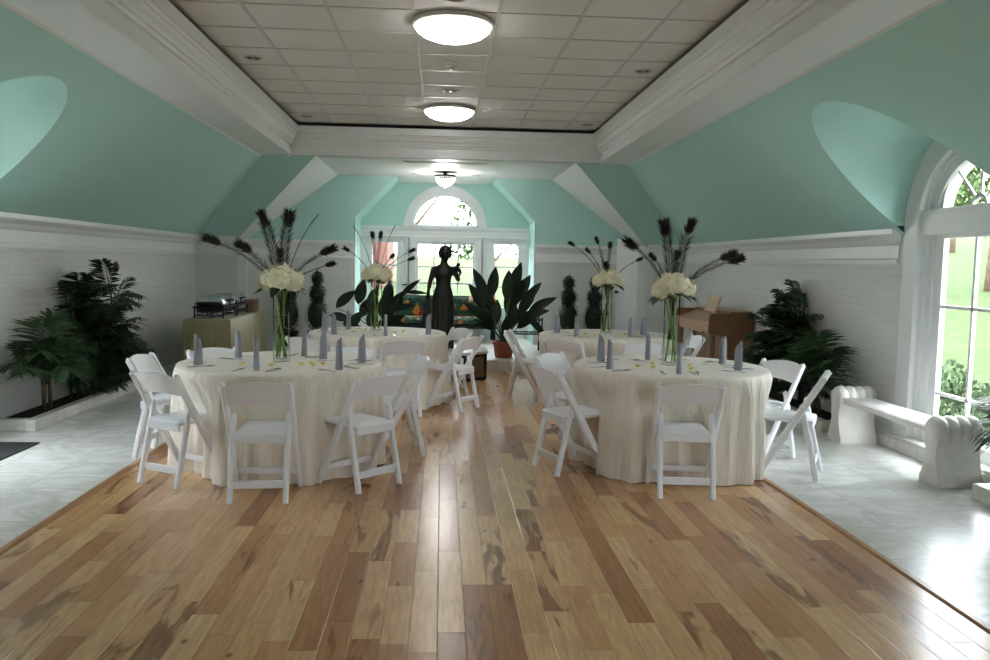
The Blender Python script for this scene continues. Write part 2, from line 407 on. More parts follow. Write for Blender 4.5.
for s, nm in ((-1, 'left'), (1, 'right')):
    g = G(); g.panel([(YB-.2, 0), (15.3, 0), (15.3, 3.7), (YB-.2, 3.7)], [arch(b, AR-.01, AZ, .1) for b in BAYS[:2 if s > 0 else 1]], side(s), 0, .25)
    struct(g.build('wall_'+nm, 'brick'))
    out = [(YB, ZS)]
    for b in sorted(BAYS[:2 if s > 0 else 1]): out += arch(b, AR, AZ, ZS)
    out += [(YE, ZS), (YH, ZC), (YB, ZC)]
    g = G(); g.prism(out, lambda u, v, d: (XC+s*(xs(v)+d*.6), u, v+d*.8), 0, .05)
    struct(g.build('ceiling_slope_'+nm, 'mint'))
    for b in BAYS[:2 if s > 0 else 1]:
        p = arch(b, AR, AZ, ZS, 48); g = G()
        g.strip([(XC+s*xs(z), y, z) for y, z in p], [(XC+s*WX, y, z) for y, z in p])
        struct(g.build('ceiling_vault', 'mint', smooth=SM))
    # picture rail
    pr = [(0, 1.62), (.03, 1.62), (.03, 1.655), (.014, 1.67), (.014, 1.78), (.03, 1.80), (.045, 1.84), (.075, 1.865), (.09, 1.885), (.09, 1.93), (0, 1.93)]
    g = G()
    for a, c in ((YB, BAYS[1]-AR-.09), (BAYS[1]+AR+.09, BAYS[0]-AR-.09), (BAYS[0]+AR+.09, YE)):
        g.prism(pr, lambda u, v, d: (XC+s*(WX-u), d, v), a, c)
    g.prism(pr, lambda u, v, d: (XC+s*d, YE-u, v), 3.35, WX)
    struct(g.build('trim_rail_'+nm, 'white'))
    # cornice round the tray ceiling
    pc = [(2.57, ZC-.012), (2.55, ZC-.03), (2.53, ZC-.012), (2.15, ZC), (2.13, ZC+.004), (2.13, 3.05), (2.145, 3.055), (2.145, 3.12), (2.12, 3.125), (2.115, 3.155), (2.095, 3.16), (2.09, 3.19),
          (2.065, 3.215), (2.06, 3.245), (2.045, 3.25), (2.04, 3.275), (2.015, 3.28), (2.01, 3.37), (2.2, 3.375), (2.57, 3.1)]
    g = G(); g.prism(pc, lambda u, v, d: (XC+s*u, d, v), YB, YH-.02); struct(g.build('trim_cornice_'+nm, 'white'))
    # end wall, hip, splayed passage to the window recess
    yh = lambda z: YE-(z-ZS)*(YE-YH)/(ZC-ZS)
    xi = lambda z: 1.8+(ZC-z)*1.376
    g = G(); g.add([(XC+s*xs(ZS), yh(ZS), ZS), (XC+s*xi(ZS), yh(ZS), ZS), (XC+s*xi(ZC), yh(ZC), ZC), (XC+s*xs(ZC), yh(ZC), ZC)], [(0, 1, 2, 3)])
    struct(g.build('ceiling_hip_'+nm, 'mint'))
    g = G(); g.bb(XC+s*xi(ZS), XC+s*WX, YE, YE+.12, 0, ZS); struct(g.build('wall_end_'+nm, 'wallwhite'))
    g = G(); g.add([(XC+s*xi(ZS), YE, ZS), (XC+s*xi(ZC), YH, ZC), (XC+s*xi(ZC), Y2, ZC), (XC+s*xi(ZS), Y2, ZS)], [(0, 1, 2, 3)])
    struct(g.build('ceiling_passage_'+nm, 'wallwhite'))
    g = G(); g.bb(XC+s*xi(ZS), XC+s*(xi(ZS)+.1), YE+.1, Y2, 0, ZS+.02); struct(g.build('wall_passage_'+nm, 'wallwhite'))
    # inner wall with the trapezoid opening
    g = G(); f = front(Y2)
    fs = lambda u, v, d: f(s*u, v, d)
    g.prism([(xi(ZS), ZS), (1.8, ZC), (.84, ZC), (1.53, 2.28), (1.53, ZS)], fs, 0, .1); struct(g.build('wall_inner_upper_'+nm, 'mint'))
    g = G(); g.prism([(3.4, 0), (3.4, ZS), (1.53, ZS), (1.53, 0)], fs, 0, .1); struct(g.build('wall_inner_lower_'+nm, 'wallwhite'))
    g = G(); g.prism(pr, lambda u, v, d: (XC+s*d, Y2-u*.6, v-.03), 1.53, 3.34); struct(g.build('trim_inner_'+nm, 'white'))
    # recess
    g = G(); g.add([(XC+s*1.53, Y2, 0), (XC+s*1.53, Y3, 0), (XC+s*1.53, Y3, 2.28), (XC+s*1.53, Y2, 2.28), (XC+s*.84, Y3, ZC), (XC+s*.84, Y2, ZC)], [(0, 1, 2, 3), (3, 2, 4, 5)])
    struct(g.build('wall_recess_'+nm, 'mint'))

g = G(); pe = [(u-2.15+0, v) for u, v in [(2.15, ZC), (2.13, ZC+.004), (2.13, 3.05), (2.145, 3.055), (2.145, 3.12), (2.12, 3.125), (2.115, 3.155), (2.095, 3.16), (2.09, 3.19), (2.065, 3.215), (2.06, 3.245), (2.045, 3.25), (2.04, 3.275), (2.015, 3.28), (2.01, 3.37), (2.2, 3.375), (2.35, 3.1), (2.2, ZC)]]
g.prism(pe, lambda u, v, d: (XC+d, YH+u, v), -2.14, 2.14); struct(g.build('trim_cornice_end', 'white'))
for s in (-1, 1): struct(G().bb(XC+s*2.13, XC+s*2.21, YH-.1, YH-.02, ZC-.03, 3.1, .006).build('trim_corner_block', 'white'))
struct(G().bb(XC-2.6, XC+2.6, YH, Y3+.05, ZC, ZC+.05).build('ceiling_passage', 'wallwhite'))
struct(G().bb(XC-4.3, XC+4.3, YB-.25, Y3+.3, 3.47, 3.6).build('roof', 'wallwhite'))
# tray ceiling of square tiles in a T-bar grid
struct(G().bb(XC-2.03, XC+2.03, YB, YH-.07, 3.42, 3.46).build('ceiling', 'tile'))
g = G(); TS = .632; gx0, gy0 = .08-TS/2, 6.24
for k in range(-2, 4):
    x = gx0+k*TS; g.bb(x-.013, x+.013, YB, YH-.07, 3.412, 3.425)
for k in range(-17, 9):
    y = gy0+k*TS
    for j in range(-3, 4):
        a, c = max(XC-2.03, gx0+j*TS+.013), min(XC+2.03, gx0+(j+1)*TS-.013)
        if c > a: g.bb(a, c, y-.012, y+.012, 3.414, 3.425)
struct(g.build('ceiling_grid', 'tbar'))

# back wall: white below, mint above, lunette over a sash window, a glazed door each side
f = front(Y3)
low = [(-1.7, 0), (1.7, 0), (1.7, 2.2), (-1.7, 2.2)]
g = G(); g.panel(low, [rc(-.54, .56, .82, 1.93), rc(-1.47, -.72, .18, 2.0), rc(.74, 1.49, .18, 2.0)], f, 0, .2); struct(g.build('wall_back', 'wallwhite'))
lun = [(-.62*math.cos(PI*k/32), 2.2+.62*math.sin(PI*k/32)) for k in range(33)]
g = G(); g.prism([(-1.7, 2.2)]+lun+[(1.7, 2.2), (1.7, 3.6), (-1.7, 3.6)], f, 0, .2); struct(g.build('wall_back_upper', 'mint'))
g = G()
for a, c in ((-4.3, -1.69), (1.69, 4.3)): g.bb(XC+a, XC+c, Y3, Y3+.2, 0, 3.7)
struct(g.build('wall_back_outer', 'wallwhite'))
g = G(); g.panel(rc(-4.3, 4.3, -.1, 3.7), [rc(1.5, 2.9, .1, 2.4)], front(YB), -.25, 0); struct(g.build('wall_rear', 'wallwhite'))
for k, a in enumerate((1.5,)):  # unseen glazed door in the rear wall, added to give frontal fill light
    w = sroot('door_%d' % (k+4)); fr = front(YB)
    g = G(); g.panel(rc(a, a+1.4, .1, 2.4), [rc(a+.08, a+.66, .3, 2.32), rc(a+.74, a+1.32, .3, 2.32)], fr, -.15, -.1); g.build('door_leaf', 'white', w)
    G().add([fr(u, v, -.12) for u, v in rc(a+.07, a+1.33, .29, 2.33)], [(0, 1, 2, 3)]).build('glass_pane', 'glass', w)
g = G(); pb = [(0, 1.99), (.03, 1.99), (.03, 2.03), (.015, 2.05), (.015, 2.13), (.05, 2.17), (.06, 2.21), (0, 2.21)]
g.prism(pb, lambda u, v, d: (XC+d, Y3-u, v), -1.53, 1.53); struct(g.build('trim_band_back', 'white'))

def half(r1, r0, zc, n=32):
    return [(-r1*math.cos(PI*k/n), zc+r1*math.sin(PI*k/n)) for k in range(n+1)]+[(r0*math.cos(PI*k/n), zc+r0*math.sin(PI*k/n)) for k in range(n+1)]
w = sroot('window_1')
g = G(); g.prism(half(.76, .61, 2.2), f, -.035, 0); g.build('casing', 'white', w)
g = G(); g.prism(half(.62, .57, 2.2), f, .03, .10); g.bb(XC-.6, XC+.6, Y3+.03, Y3+.1, 2.2, 2.25)
g.build('window_frame', 'white', w)
G().add([(XC+u, Y3+.07, v) for u, v in lun], [tuple(range(33))]).build('glass_pane', 'glass', w)
w = sroot('window_2')
g = G(); g.panel(rc(-.67, .69, .74, 1.985), [rc(-.54, .56, .82, 1.93)], f, -.03, .0); g.build('casing', 'white', w)
g = G(); g.panel(rc(-.54, .56, .82, 1.93), [rc(-.49, .51, .88, 1.89)], f, .03, .1)
for z, h in ((1.48, .022), (1.18, .04)): g.bb(XC-.5, XC+.52, Y3+.05, Y3+.085, z-h/2, z+h/2)
for x in (-.2, .24): g.bb(XC+x-.01, XC+x+.01, Y3+.05, Y3+.08, .88, 1.9)
g.build('window_frame', 'white', w)
G().bb(XC-.7, XC+.72, Y3-.09, Y3, .72, .76, .008).build('window_sill', 'white', w)
G().add([f(u, v, .07) for u, v in rc(-.5, .52, .87, 1.9)], [(0, 1, 2, 3)]).build('glass_pane', 'glass', w)
for k, (a, c, gl, gr, hx) in enumerate(((-1.47, -.72, -1.32, -.88, -.77), (.74, 1.49, .9, 1.34, 1.43))):
    w = sroot('door_%d' % (k+1))
    g = G(); g.panel(rc(a, c, .18, 2.0), [rc(gl, gr, .75, 1.91)], f, .02, .07)
    for z in (1.13, 1.5): g.bb(XC+gl, XC+gr, Y3+.03, Y3+.06, z-.012, z+.012)
    g.build('door_leaf', 'white', w)
    G().add([f(u, v, .045) for u, v in rc(gl, gr, .75, 1.91)], [(0, 1, 2, 3)]).build('glass_pane', 'glass', w)
    g = G(); g.panel(rc(a-.07, c+.07, .18, 2.0), [rc(a, c, .16, 1.97)], f, -.03, .0); g.build('casing', 'white', w)
    g = G(); g.tube([(XC+hx, Y3+.02, 1.15), (XC+hx, Y3-.04, 1.15), (XC+hx-.09*(1 if k else -1), Y3-.045, 1.15)], .011); g.build('door_handle', 'darksteel', w, True)

def window_unit(n, s, yc):
    w = sroot('window_%d' % n); F = side(s)
    g = G(); g.prism(archring(yc, AR-.005, .64, AZ, .1), F, -.03, .0); g.prism(archring(yc, .66, .62, AZ, .1), F, -.045, 0)
    g.build('casing', 'white', w)
    g = G(); g.prism(archring(yc, AR-.01, .57, AZ, .1), F, .0, .16); g.prism(archring(yc, .58, .50, AZ, .1), F, .03, .16)
    g.prism(rc(yc-.63, yc+.63, 1.86, 2.07), F, -.012, .15); g.prism(rc(yc-.63, yc+.63, 2.04, 2.07), F, -.026, .15)
    g.build('window_frame', 'white', w)
    g = G(); g.panel(rc(yc-.56, yc+.56, .12, 1.87), [rc(yc-.40, yc+.40, .22, 1.83)], F, .055, .10)
    g.prism(archring(yc, .55, .43, AZ+.12, AZ+.1), F, .05, .10)
    g.build('sash', 'white', w)
    g = G()
    for z in (1.27, .55): g.prism(rc(yc-.4, yc+.4, z-.013, z+.013), F, .06, .09)
    g.prism(rc(yc-.013, yc+.013, .22, 1.84), F, .06, .09)
    for a in (45, 90, 135): g.bar((XC+s*(WX+.08), yc+.09*math.cos(math.radians(a)), AZ+.12+.09*math.sin(math.radians(a))), (XC+s*(WX+.08), yc+.45*math.cos(math.radians(a)), AZ+.12+.45*math.sin(math.radians(a))), .02, .02)
    g.prism([(yc+.10*math.cos(PI*k/16), AZ+.115+.10*math.sin(PI*k/16)) for k in range(17)]+[(yc-.075*math.cos(PI*k/16), AZ+.115+.075*math.sin(PI*k/16)) for k in range(17)], F, .06, .09)
    g.build('muntin', 'white', w)
    G().add([F(u, v, .075) for u, v in rc(yc-.42, yc+.42, .2, 1.85)], [(0, 1, 2, 3)]).add([F(u, v, .075) for u, v in arch(yc, .45, AZ+.12, AZ+.1)], [tuple(range(31))]).build('glass_pane', 'glass', w)
    G().bb(XC+s*(WX-.1), XC+s*(WX+.15), yc-AR-.02, yc+AR+.02, .1, .125, .006).bb(XC+s*(WX-.10), XC+s*(WX), yc-1.0, yc+.97, 0, .1, .006).build('window_sill', 'marble_white', w)
n = 3
for s in (1, -1):
    for b in BAYS[:2 if s > 0 else 1]: window_unit(n, s, b); n += 1

# the passage door standing open at the right
w = sroot('door_3', (XC+3.29, 13.46, .185)); w.rotation_euler = (0, 0, math.atan2(.40, -.34))
g = G(); g.prism([(0, 0), (.53, 0), (.53, 1.84), (0, 1.66)], lambda u, v, d: (u, d, v), -.02, .02)
for z0, z1 in ((.12, .85), (.97, 1.58)):
    for y in (-.022, .022): g.panel(rc(.08, .45, z0, z1), [rc(.10, .43, z0+.02, z1-.02)], lambda u, v, d: (u, y+d, v), -.004, .004)
g.build('door_leaf', 'white', w)
g = G()
for y in (-1, 1): g.lathe([(0, 0), (.02, .0), (.012, .02), (.026, .04), (.028, .055), (.018, .07), (0, .072)], (0, 0, 0), 12)
g.v = [(.485+p[0], (1 if i < len(g.v)//2 else -1)*(p[2]+.02), .93+p[1]) for i, p in enumerate(g.v)]
g.build('door_knob', 'darksteel', w, True)
struct(G().bb(XC+3.2, XC+3.345, YE+.02, YE+.1, 0, 1.9).build('trim_pilaster_right', 'white'))
struct(G().bb(XC-3.345, XC-3.2, YE+.02, YE+.1, 0, 1.9).build('trim_pilaster_left', 'white'))

# planting beds with white marble kerbs along the walls
def bed(name, s, y0, y1, x0=3.60):
    w = sroot(name); xo, xw = XC+s*x0, XC+s*WX
    g = G(); a, c = sorted((xo, xo+s*.09)); g.bb(a, c, y0, y1, 0, .105, .006)
    a, c = sorted((xo+s*.085, xw))
    g.bb(a, c, y0, y0+.09, 0, .105, .006); g.bb(a, c, y1-.09, y1, 0, .105, .006); g.build('kerb', 'marble_white', w)
    G().bb(a, c, y0+.08, y1-.08, 0, .075).build('soil', 'soil', w)
bed('planter_left', -1, 7.36, 10.6, 3.62); bed('planter_right', 1, 7.5, 9.95); bed('planter_near_right', 1, 3.2, 5.30, 3.62)

# lamps and fittings in the ceilings
M['dome_lights'] = M['dome']
def dome(y, label):
    t = thing('ceiling_light', label, 'ceiling light', (.06, y, 3.41), 0, 'dome lights down the middle of the ceiling')
    G().lathe([(.318, 0), (.318, -.03), (.30, -.035), (.295, 0)], seg=48).build('rim', 'tbar', t, SM)
    G().lathe([(.303, -.02), (.285, -.06), (.24, -.095), (.17, -.122), (.09, -.137), (0, -.142)], seg=48).build('diffuser', 'dome', t, True)
dome(6.50, 'large lit white dome light, the one nearer the camera'); dome(10.05, 'large lit white dome light, the one nearer the window end')
def downlight(x, y, z, label, grp='small recessed downlights'):
    t = thing('recessed_downlight', label, 'downlight', (x, y, z), 0, grp)
    G().lathe([(.085, 0), (.085, -.008), (.075, -.012), (.06, -.004), (.06, 0)], seg=24).build('trim_ring', 'tbar', t, SM)
    G().lathe([(.061, -.003), (.05, -.0035), (.0, -.004)], seg=20).build('reflector', 'dark', t)
    G().lathe([(.022, -.004), (.02, -.010), (0, -.012)], (0, 0, 0), 12).build('lamp', 'silver', t)
for x, y, l in ((-1.77, 7.85, 'recessed downlight over the left table, nearer of the left pair'), (-1.77, 10.87, 'recessed downlight at the far left corner of the tile ceiling'),
                (1.89, 7.85, 'recessed downlight over the right table, nearer of the right pair'), (1.89, 10.87, 'recessed downlight at the far right corner of the tile ceiling'),
                (.07, 5.9, 'recessed downlight in front of the nearer dome light, cut by the top of the photo'), (.07, 9.02, 'recessed downlight just before the farther dome light')):
    downlight(x, y, 3.414, l)
downlight(-.44, 13.45, ZC, 'recessed downlight left of the crystal ceiling light'); downlight(.5, 13.45, ZC, 'recessed downlight right of the crystal ceiling light')
t = thing('smoke_detector', 'small round smoke detector between the two dome lights', 'smoke detector', (.06, 7.82, 3.42))
G().lathe([(.07, 0), (.07, -.02), (.06, -.03), (.05, -.032)], seg=24).build('base_plate', 'tbar', t, SM)
G().lathe([(.045, -.03), (.045, -.05), (.03, -.06), (0, -.062)], seg=20).build('sensor', 'tbar', t, SM)
t = thing('ceiling_vent', 'long narrow slot vent in the passage ceiling', 'vent', (.03, 11.86, ZC))
G().panel(rc(-.6, .6, -.05, .05), [rc(-.57, .57, -.025, .025)], lambda u, v, d: (u, v, d), -.012, 0).build('frame', 'white', t)
G().bb(-.57, .57, -.025, .025, -.006, -.002).build('slot', 'dark', t)
t = thing('crystal_ceiling_light', 'small crystal bowl ceiling light with a dark metal rim', 'ceiling light', (.03, 13.1, ZC))
G().lathe([(.03, 0), (.03, -.05), (.165, -.05), (.17, -.062), (.165, -.075), (.15, -.075), (.15, -.055), (.0, -.055)], seg=32).build('rim', 'darksteel', t, SM)
g = G()
for i in range(7):
    r = .155*math.cos(i/7*PI/2); z = -.085-.13*math.sin(i/7*PI/2); k = max(4, int(2*PI*r/.034))
    for j in range(k):
        a = 2*PI*(j+.5*(i % 2))/k; g.lathe([(0, -.016), (.013, 0), (0, .016)], (r*math.cos(a), r*math.sin(a), z), 5)
g.lathe([(0, -.03), (.018, -.005), (0, .02)], (0, 0, -.225), 8)
g.build('crystal_beads', 'crystal', t)
ld = bpy.data.lights.new('crystal_lamp', 'POINT'); ld.energy = 20; ld.color = (1, .97, .95); ld.shadow_soft_size = .16
lo = bpy.data.objects.new('crystal_lamp', ld); COL.objects.link(lo); lo.parent = t; lo.location = (0, 0, -.32)
t = thing('wall_sensor', 'small round dark wall fitting on the left brick wall', 'wall fitting', (XC-WX, 10.17, 1.43))
g = G(); g.lathe([(.06, 0), (.06, .02), (.045, .035), (.02, .04), (0, .04)], seg=20); g.v = [(p[2], p[0], p[1]) for p in g.v]; g.build('cover', 'darksteel', t, SM)
g = G(); g.lathe([(.075, 0), (.075, .012), (.06, .012)], seg=20); g.v = [(p[2], p[0], p[1]) for p in g.v]; g.build('back_plate', 'silver', t, SM)
# ------------------------------------------------------------------ folding chairs
def make_chair(label, loc, rz, group):
    t = thing('folding_chair', label, 'chair', loc, rz, group)
    top, foot = Vector((0, -.235, .765)), Vector((0, .20, 0))
    ax = (top-foot).normalized()
    for s in (-1, 1):
        g = G(); o = Vector((s*.207, 0, 0)); g.bar(foot+o, top+o, .032, .048, (1, 0, 0), .008)
        g.tube([top+o-ax*.004, top+o+ax*.010, top+o+ax*.016], [.0155, .012, .002], 8)
        g.build('upright', 'plastic', t, SM)
    for s in (-1, 1):
        g = G(); g.bar((s*.174, -.212, 0), (s*.174, -.088, .545), .034, .040, (1, 0, 0), .008)
        g.tube([(s*.174, -.09, .54), (s*.174, -.0865, .552), (s*.174, -.085, .560)], [.0165, .013, .002], 8)
        g.tube([(s*.165, -.10, .50), (s*.2, -.10, .50)], .006, 8)
        g.build('rear_leg', 'plastic', t, SM)
    g = G(); n = 14; A = []                      # backrest, arched above and below, dished
    for k in range(n+1):
        u = -1+2*k/n; x = u*.194; c = 1-u*u
        zt, zb = .755+.026*c, .618+.018*c
        for z, dy in ((zb, -.010), (zt, -.010), (zt, .010), (zb, .010)):
            tt = z/.765; A.append((x, .20-.435*tt-.018*c+dy, z))
    g.add(A, [(k*4+i, k*4+(i+1) % 4, (k+1)*4+(i+1) % 4, (k+1)*4+i) for k in range(n) for i in range(4)]+[(3, 2, 1, 0), (n*4, n*4+1, n*4+2, n*4+3)])
    g.build('backrest', 'plastic', t, SM)
    g = G(); g.box((0, .02, .428), (.315, .385, .03), 0, .008); g.box((0, -.160, .408), (.315, .022, .062), 0, .005); sf = g.build('seat_frame', 'plastic', t, SM)
    g = G(); n = 10; V = []; F = []
    for i in range(n+1):
        for j in range(n+1):
            u, v = -1+2*i/n, -1+2*j/n; V.append((u*.150, .02+v*.182, .442+.018*max(0, (1-u**6)*(1-v**6))**.5))
    for i in range(n):
        for j in range(n): a = i*(n+1)+j; F.append((a, a+1, a+n+2, a+n+1))
    g.add(V, F); g.build('seat', 'vinyl', t, True)
    G().bar((-.175, -.185, .115), (.175, -.185, .118), .050, .016, (0, 0, 1)).build('stretcher', 'plastic', t, SM)
    G().bar((-.2, .2-.435*.16, .125), (.2, .2-.435*.16, .125), .042, .016, (0, 0, 1)).build('stretcher', 'plastic', t, SM)
    return t
def rz_of(fx, fy): return math.atan2(-fx, fy)
TBL = {'near left': (-1.21, 6.25), 'near right': (1.80, 6.27), 'far left': (-.70, 9.05), 'far right': (1.86, 9.1)}
CH = {'near left': [
 (-1.15, 5.35, -.02, 1, 'white folding chair in front of the near left table, back squarely to the camera'),
 (-.55, 5.63, -.68, .73, 'white folding chair at the right front of the near left table, turned half left'),
 (-1.79, 5.73, .52, .86, 'white folding chair at the left front of the near left table, on the wood edge'),
 (-2.12, 6.50, 1, -.06, 'white folding chair at the left of the near left table, rear legs on the marble'),
 (-.37, 6.55, -1, -.22, 'white folding chair seen edge-on at the right side of the near left table'),
 (-.86, 7.04, -.38, -.92, 'white folding chair behind the near left table, right of the tall vase, only top showing'),
 (-1.80, 6.90, .66, -.75, 'white folding chair behind the near left table, left of the tall vase, only top showing')],
 'near right': [
 (1.67, 5.44, .12, 1, 'white folding chair in front of the near right table, back squarely to the camera'),
 (.99, 6.05, .93, .36, 'white folding chair at the left front of the near right table, turned half right'),
 (1.11, 6.80, .78, -.62, 'white folding chair behind the left front chair of the near right table'),
 (2.65, 5.94, -.87, .49, 'white folding chair on the marble at the right front of the near right table'),
 (2.64, 6.50, -.91, -.41, 'white folding chair at the right of the near right table, against the dark plants')],
 'far left': [
 (-.43, 8.22, -.3, .95, 'white folding chair in front of the far left table, back above near left table'),
 (-1.25, 8.38, .63, .77, 'white folding chair at the left front of the far left table, beside the vase'),
 (.13, 8.62, -.85, .53, 'white folding chair at the right of the far left table, nearest the aisle'),
 (.04, 9.46, -.87, -.48, 'white folding chair behind the aisle chair of the far left table, before the statue')],
 'far right': [
 (2.0, 8.25, -.16, .99, 'white folding chair in front of the far right table, its back beside the tall vase'),
 (1.36, 8.40, .57, .82, 'white folding chair at the left front of the far right table'),
 (.99, 9.28, 1, -.2, 'white folding chair at the left of the far right table, alone beside the aisle'),
 (2.70, 9.12, -1, 0, 'white folding chair at the right of the far right table, before the piano')]}
proto = None
for tn, lst in CH.items():
    for x, y, fx, fy, lab in lst:
        zf = 0 if (x < -2.25+.25 and tn == 'near left') or x > 2.45 else .012
        zf = .012 if -2.0 < x < 2.2 else 0
        if x == -2.12 or x == 2.65 or x == 2.64: zf = .012
        if proto is None: proto = make_chair(lab, (x, y, zf), rz_of(fx, fy), 'chairs at the %s table' % tn)
        else: dup(proto, (x, y, zf), rz_of(fx, fy), lab, 'chairs at the %s table' % tn)

# ------------------------------------------------------------------ marble bench by the window
t = thing('marble_bench', 'white marble bench with scrolled fluted end blocks under the arched window', 'bench', (3.755, 6.36, 0))
def pier(yc):
    prof = [(-.125, 0), (-.125, .05), (-.11, .075), (-.082, .15), (-.066, .22), (-.066, .28), (-.08, .335)]
    nr = 12; roll = [(PI*1.12-(PI*1.24)*k/nr) for k in range(nr+1)]
    g = G(); N = 32; rows = []
    for i in range(N+1):
        x = -.168+.336*i/N; lobe = abs(math.sin(PI*4*i/N))**.6
        R = .084+.022*lobe; r = [(x, yc+p, z*.93) for p, z in prof]
        r += [(x, yc+R*math.cos(a), .402+R*math.sin(a)) for a in roll]
        r += [(x, yc-p, z*.93) for p, z in prof[::-1]]; rows.append(r)
    m = len(rows[0])
    g.add([p for r in rows for p in r], [(i*m+j, i*m+j+1, (i+1)*m+j+1, (i+1)*m+j) for i in range(N) for j in range(m-1)]+[(i*m+m-1, i*m, (i+1)*m, (i+1)*m+m-1) for i in range(N)]+[tuple(range(m)), tuple(N*m+j for j in range(m-1, -1, -1))])
    for s in (-1, 1):
        c = (s*.169, yc, .402); g.add([(c[0], c[1]+.085*math.cos(2*PI*k/20), c[2]+.085*math.sin(2*PI*k/20)) for k in range(20)]+[(c[0]+s*.012, c[1]+.07*math.cos(2*PI*k/20), c[2]+.07*math.sin(2*PI*k/20)) for k in range(20)], [(k, (k+1) % 20, 20+(k+1) % 20, 20+k) for k in range(20)]+[tuple(range(20, 40))])
    return g
pier(.76).build('end_block', 'stone', t, SM); pier(-.70).build('end_block', 'stone', t, SM)
G().bb(-.15, .15, -.62, .68, .36, .412, .01).build('seat_slab', 'stone', t, SM)

# ------------------------------------------------------------------ buffet
t = thing('buffet_table', 'long buffet table under an olive cloth by the left wall', 'table', (-3.10, 12.03, 0))
def drape(x, y, h, amp=.014, fold=.085, rad=.03):
    g = G(); P = []; per = [(-x, -y), (x, -y), (x, y), (-x, y)]; L = []
    for k in range(4):
        a, b = Vector(per[k]), Vector(per[(k+1) % 4]); n = int((b-a).length/.02); nn = Vector(((b-a).y, -(b-a).x)).normalized()
        for i in range(n): L.append((a+(b-a)*i/n, nn))
    lv = [h, h-.02, h*.75, h*.5, h*.25, .005]
    for li, z in enumerate(lv):
        q = 0 if li == 0 else (.15+.85*(1-z/h))
        for i, (p, nn) in enumerate(L):
            o = amp*q*(math.sin(i*.02/fold*2*PI+.8*math.sin(i*.11))+.4*math.sin(i*.37+z))+(.008 if li else 0)+.02*q
            P.append((p.x+nn.x*o, p.y+nn.y*o, z))
    m = len(L); g.add(P, [(a*m+i, (a+1)*m+i, (a+1)*m+(i+1) % m, a*m+(i+1) % m) for a in range(len(lv)-1) for i in range(m)]+[tuple(range(m))])
    return g
drape(.30, 1.06, .755).build('cloth', 'olive', t, SM)
g = G(); g.bb(-.28, .28, -1.04, 1.04, .71, .745)
g.build('tabletop', 'crate', t)
def chafer(loc, label):
    t = thing('chafing_dish', label, 'chafing dish', loc, 0, 'chafing dishes on the buffet'); t.scale = (1.12, 1.16, 1.2)
    g = G()
    for sx in (-1, 1):
        for sy in (-1, 1): g.bar((sx*.17, sy*.27, 0), (sx*.165, sy*.265, .13), .016, .016)
        g.bar((sx*.17, -.27, .035), (sx*.17, .27, .035), .012, .012, (0, 0, 1)); 
    for sy in (-1, 1): g.bar((-.17, sy*.27, .035), (.17, sy*.27, .035), .012, .012, (0, 0, 1))
    g.panel([(-.185, -.285), (.185, -.285), (.185, .285), (-.185, .285)], [[(-.16, -.26), (.16, -.26), (.16, .26), (-.16, .26)]], lambda u, v, d: (u, v, d), .115, .135)
    g.build('stand', 'darksteel', t)
    G().box((0, 0, .105), (.32, .52, .09), 0, .015).build('pan', 'chrome', t)
    g = G(); prof = [(-.17, 0), (-.17, .03), (-.15, .075), (-.11, .10), (.11, .10), (.15, .075), (.17, .03), (.17, 0)]
    vs = []
    for y, q in ((-.27, .0), (-.262, .6), (-.23, .95), (-.19, 1), (.19, 1), (.23, .95), (.262, .6), (.27, 0)):
        vs += [(x*(.93+.07*(1-q)) if q < 1 else x, y, .15+z*(.35+.65*q)) for x, z in prof]
    m = len(prof); g.add(vs, [(i*m+j, i*m+j+1, (i+1)*m+j+1, (i+1)*m+j) for i in range(7) for j in range(m-1)]+[tuple(range(m)), tuple(7*m+j for j in range(m-1, -1, -1))])
    lid = g.build('lid', 'chrome', t, SM)
    G().tube([(.16, -.08, .2), (.20, -.08, .205), (.20, .08, .205), (.16, .08, .2)], .008).build('handle', 'black', lid, True)
    for y in (-.13, .13): G().lathe([(.035, .0), (.04, .03), (.03, .055), (0, .055)], (0, y, .0), 16).build('fuel_can', 'silver', t, SM)
chafer((-3.1, 11.40, .757), 'steel chafing dish on the olive buffet cloth, the one nearer the camera')
chafer((-3.1, 12.14, .757), 'steel chafing dish on the olive buffet cloth, the one farther from the camera')
t = thing('wooden_box', 'dark brown box at the far end of the buffet, right of the chafing dishes', 'box', (-2.99, 12.80, .757))
G().box((0, 0, .085), (.26, .34, .17), 0, .008).build('body', 'crate', t); G().box((0, 0, .178), (.275, .355, .02), 0, .006).build('lid', 'piano', t)

# ------------------------------------------------------------------ piano
t = thing('piano', 'light brown spinet piano against the right wall', 'piano', (4.02, 11.0, 0))
for y in (-.75, .71):
    g = G(); g.prism([(0, .0), (0, .97), (-.56, .97), (-.585, .93), (-.59, .73), (-.57, .70), (-.36, .68), (-.33, .62), (-.33, 0)], lambda u, v, d: (u, y+d, v), 0, .04)
    g.build('end_panel', 'piano', t)
G().bb(-.30, 0, -.71, .71, .1, .985, .006).build('cabinet', 'piano', t)
G().bb(-.325, .0, -.71, .71, .985, 1.0, .004).build('top_lid', 'piano2', t)
G().bb(-.585, -.29, -.71, .71, .70, .855, .012).build('keyboard_lid', 'piano2', t)
g = G(); g.prism([(-.52, .857), (-.30, .857), (-.30, .95), (-.36, .93)], lambda u, v, d: (u, d, v), -.70, .70); g.build('fallboard', 'piano2', t)
for y in (-.69, .69): G().lathe([(.035, 0), (.025, .03), (.022, .2), (.034, .5), (.036, .56), (.03, .70)], (-.52, y, 0), 14).build('leg', 'piano', t, SM)
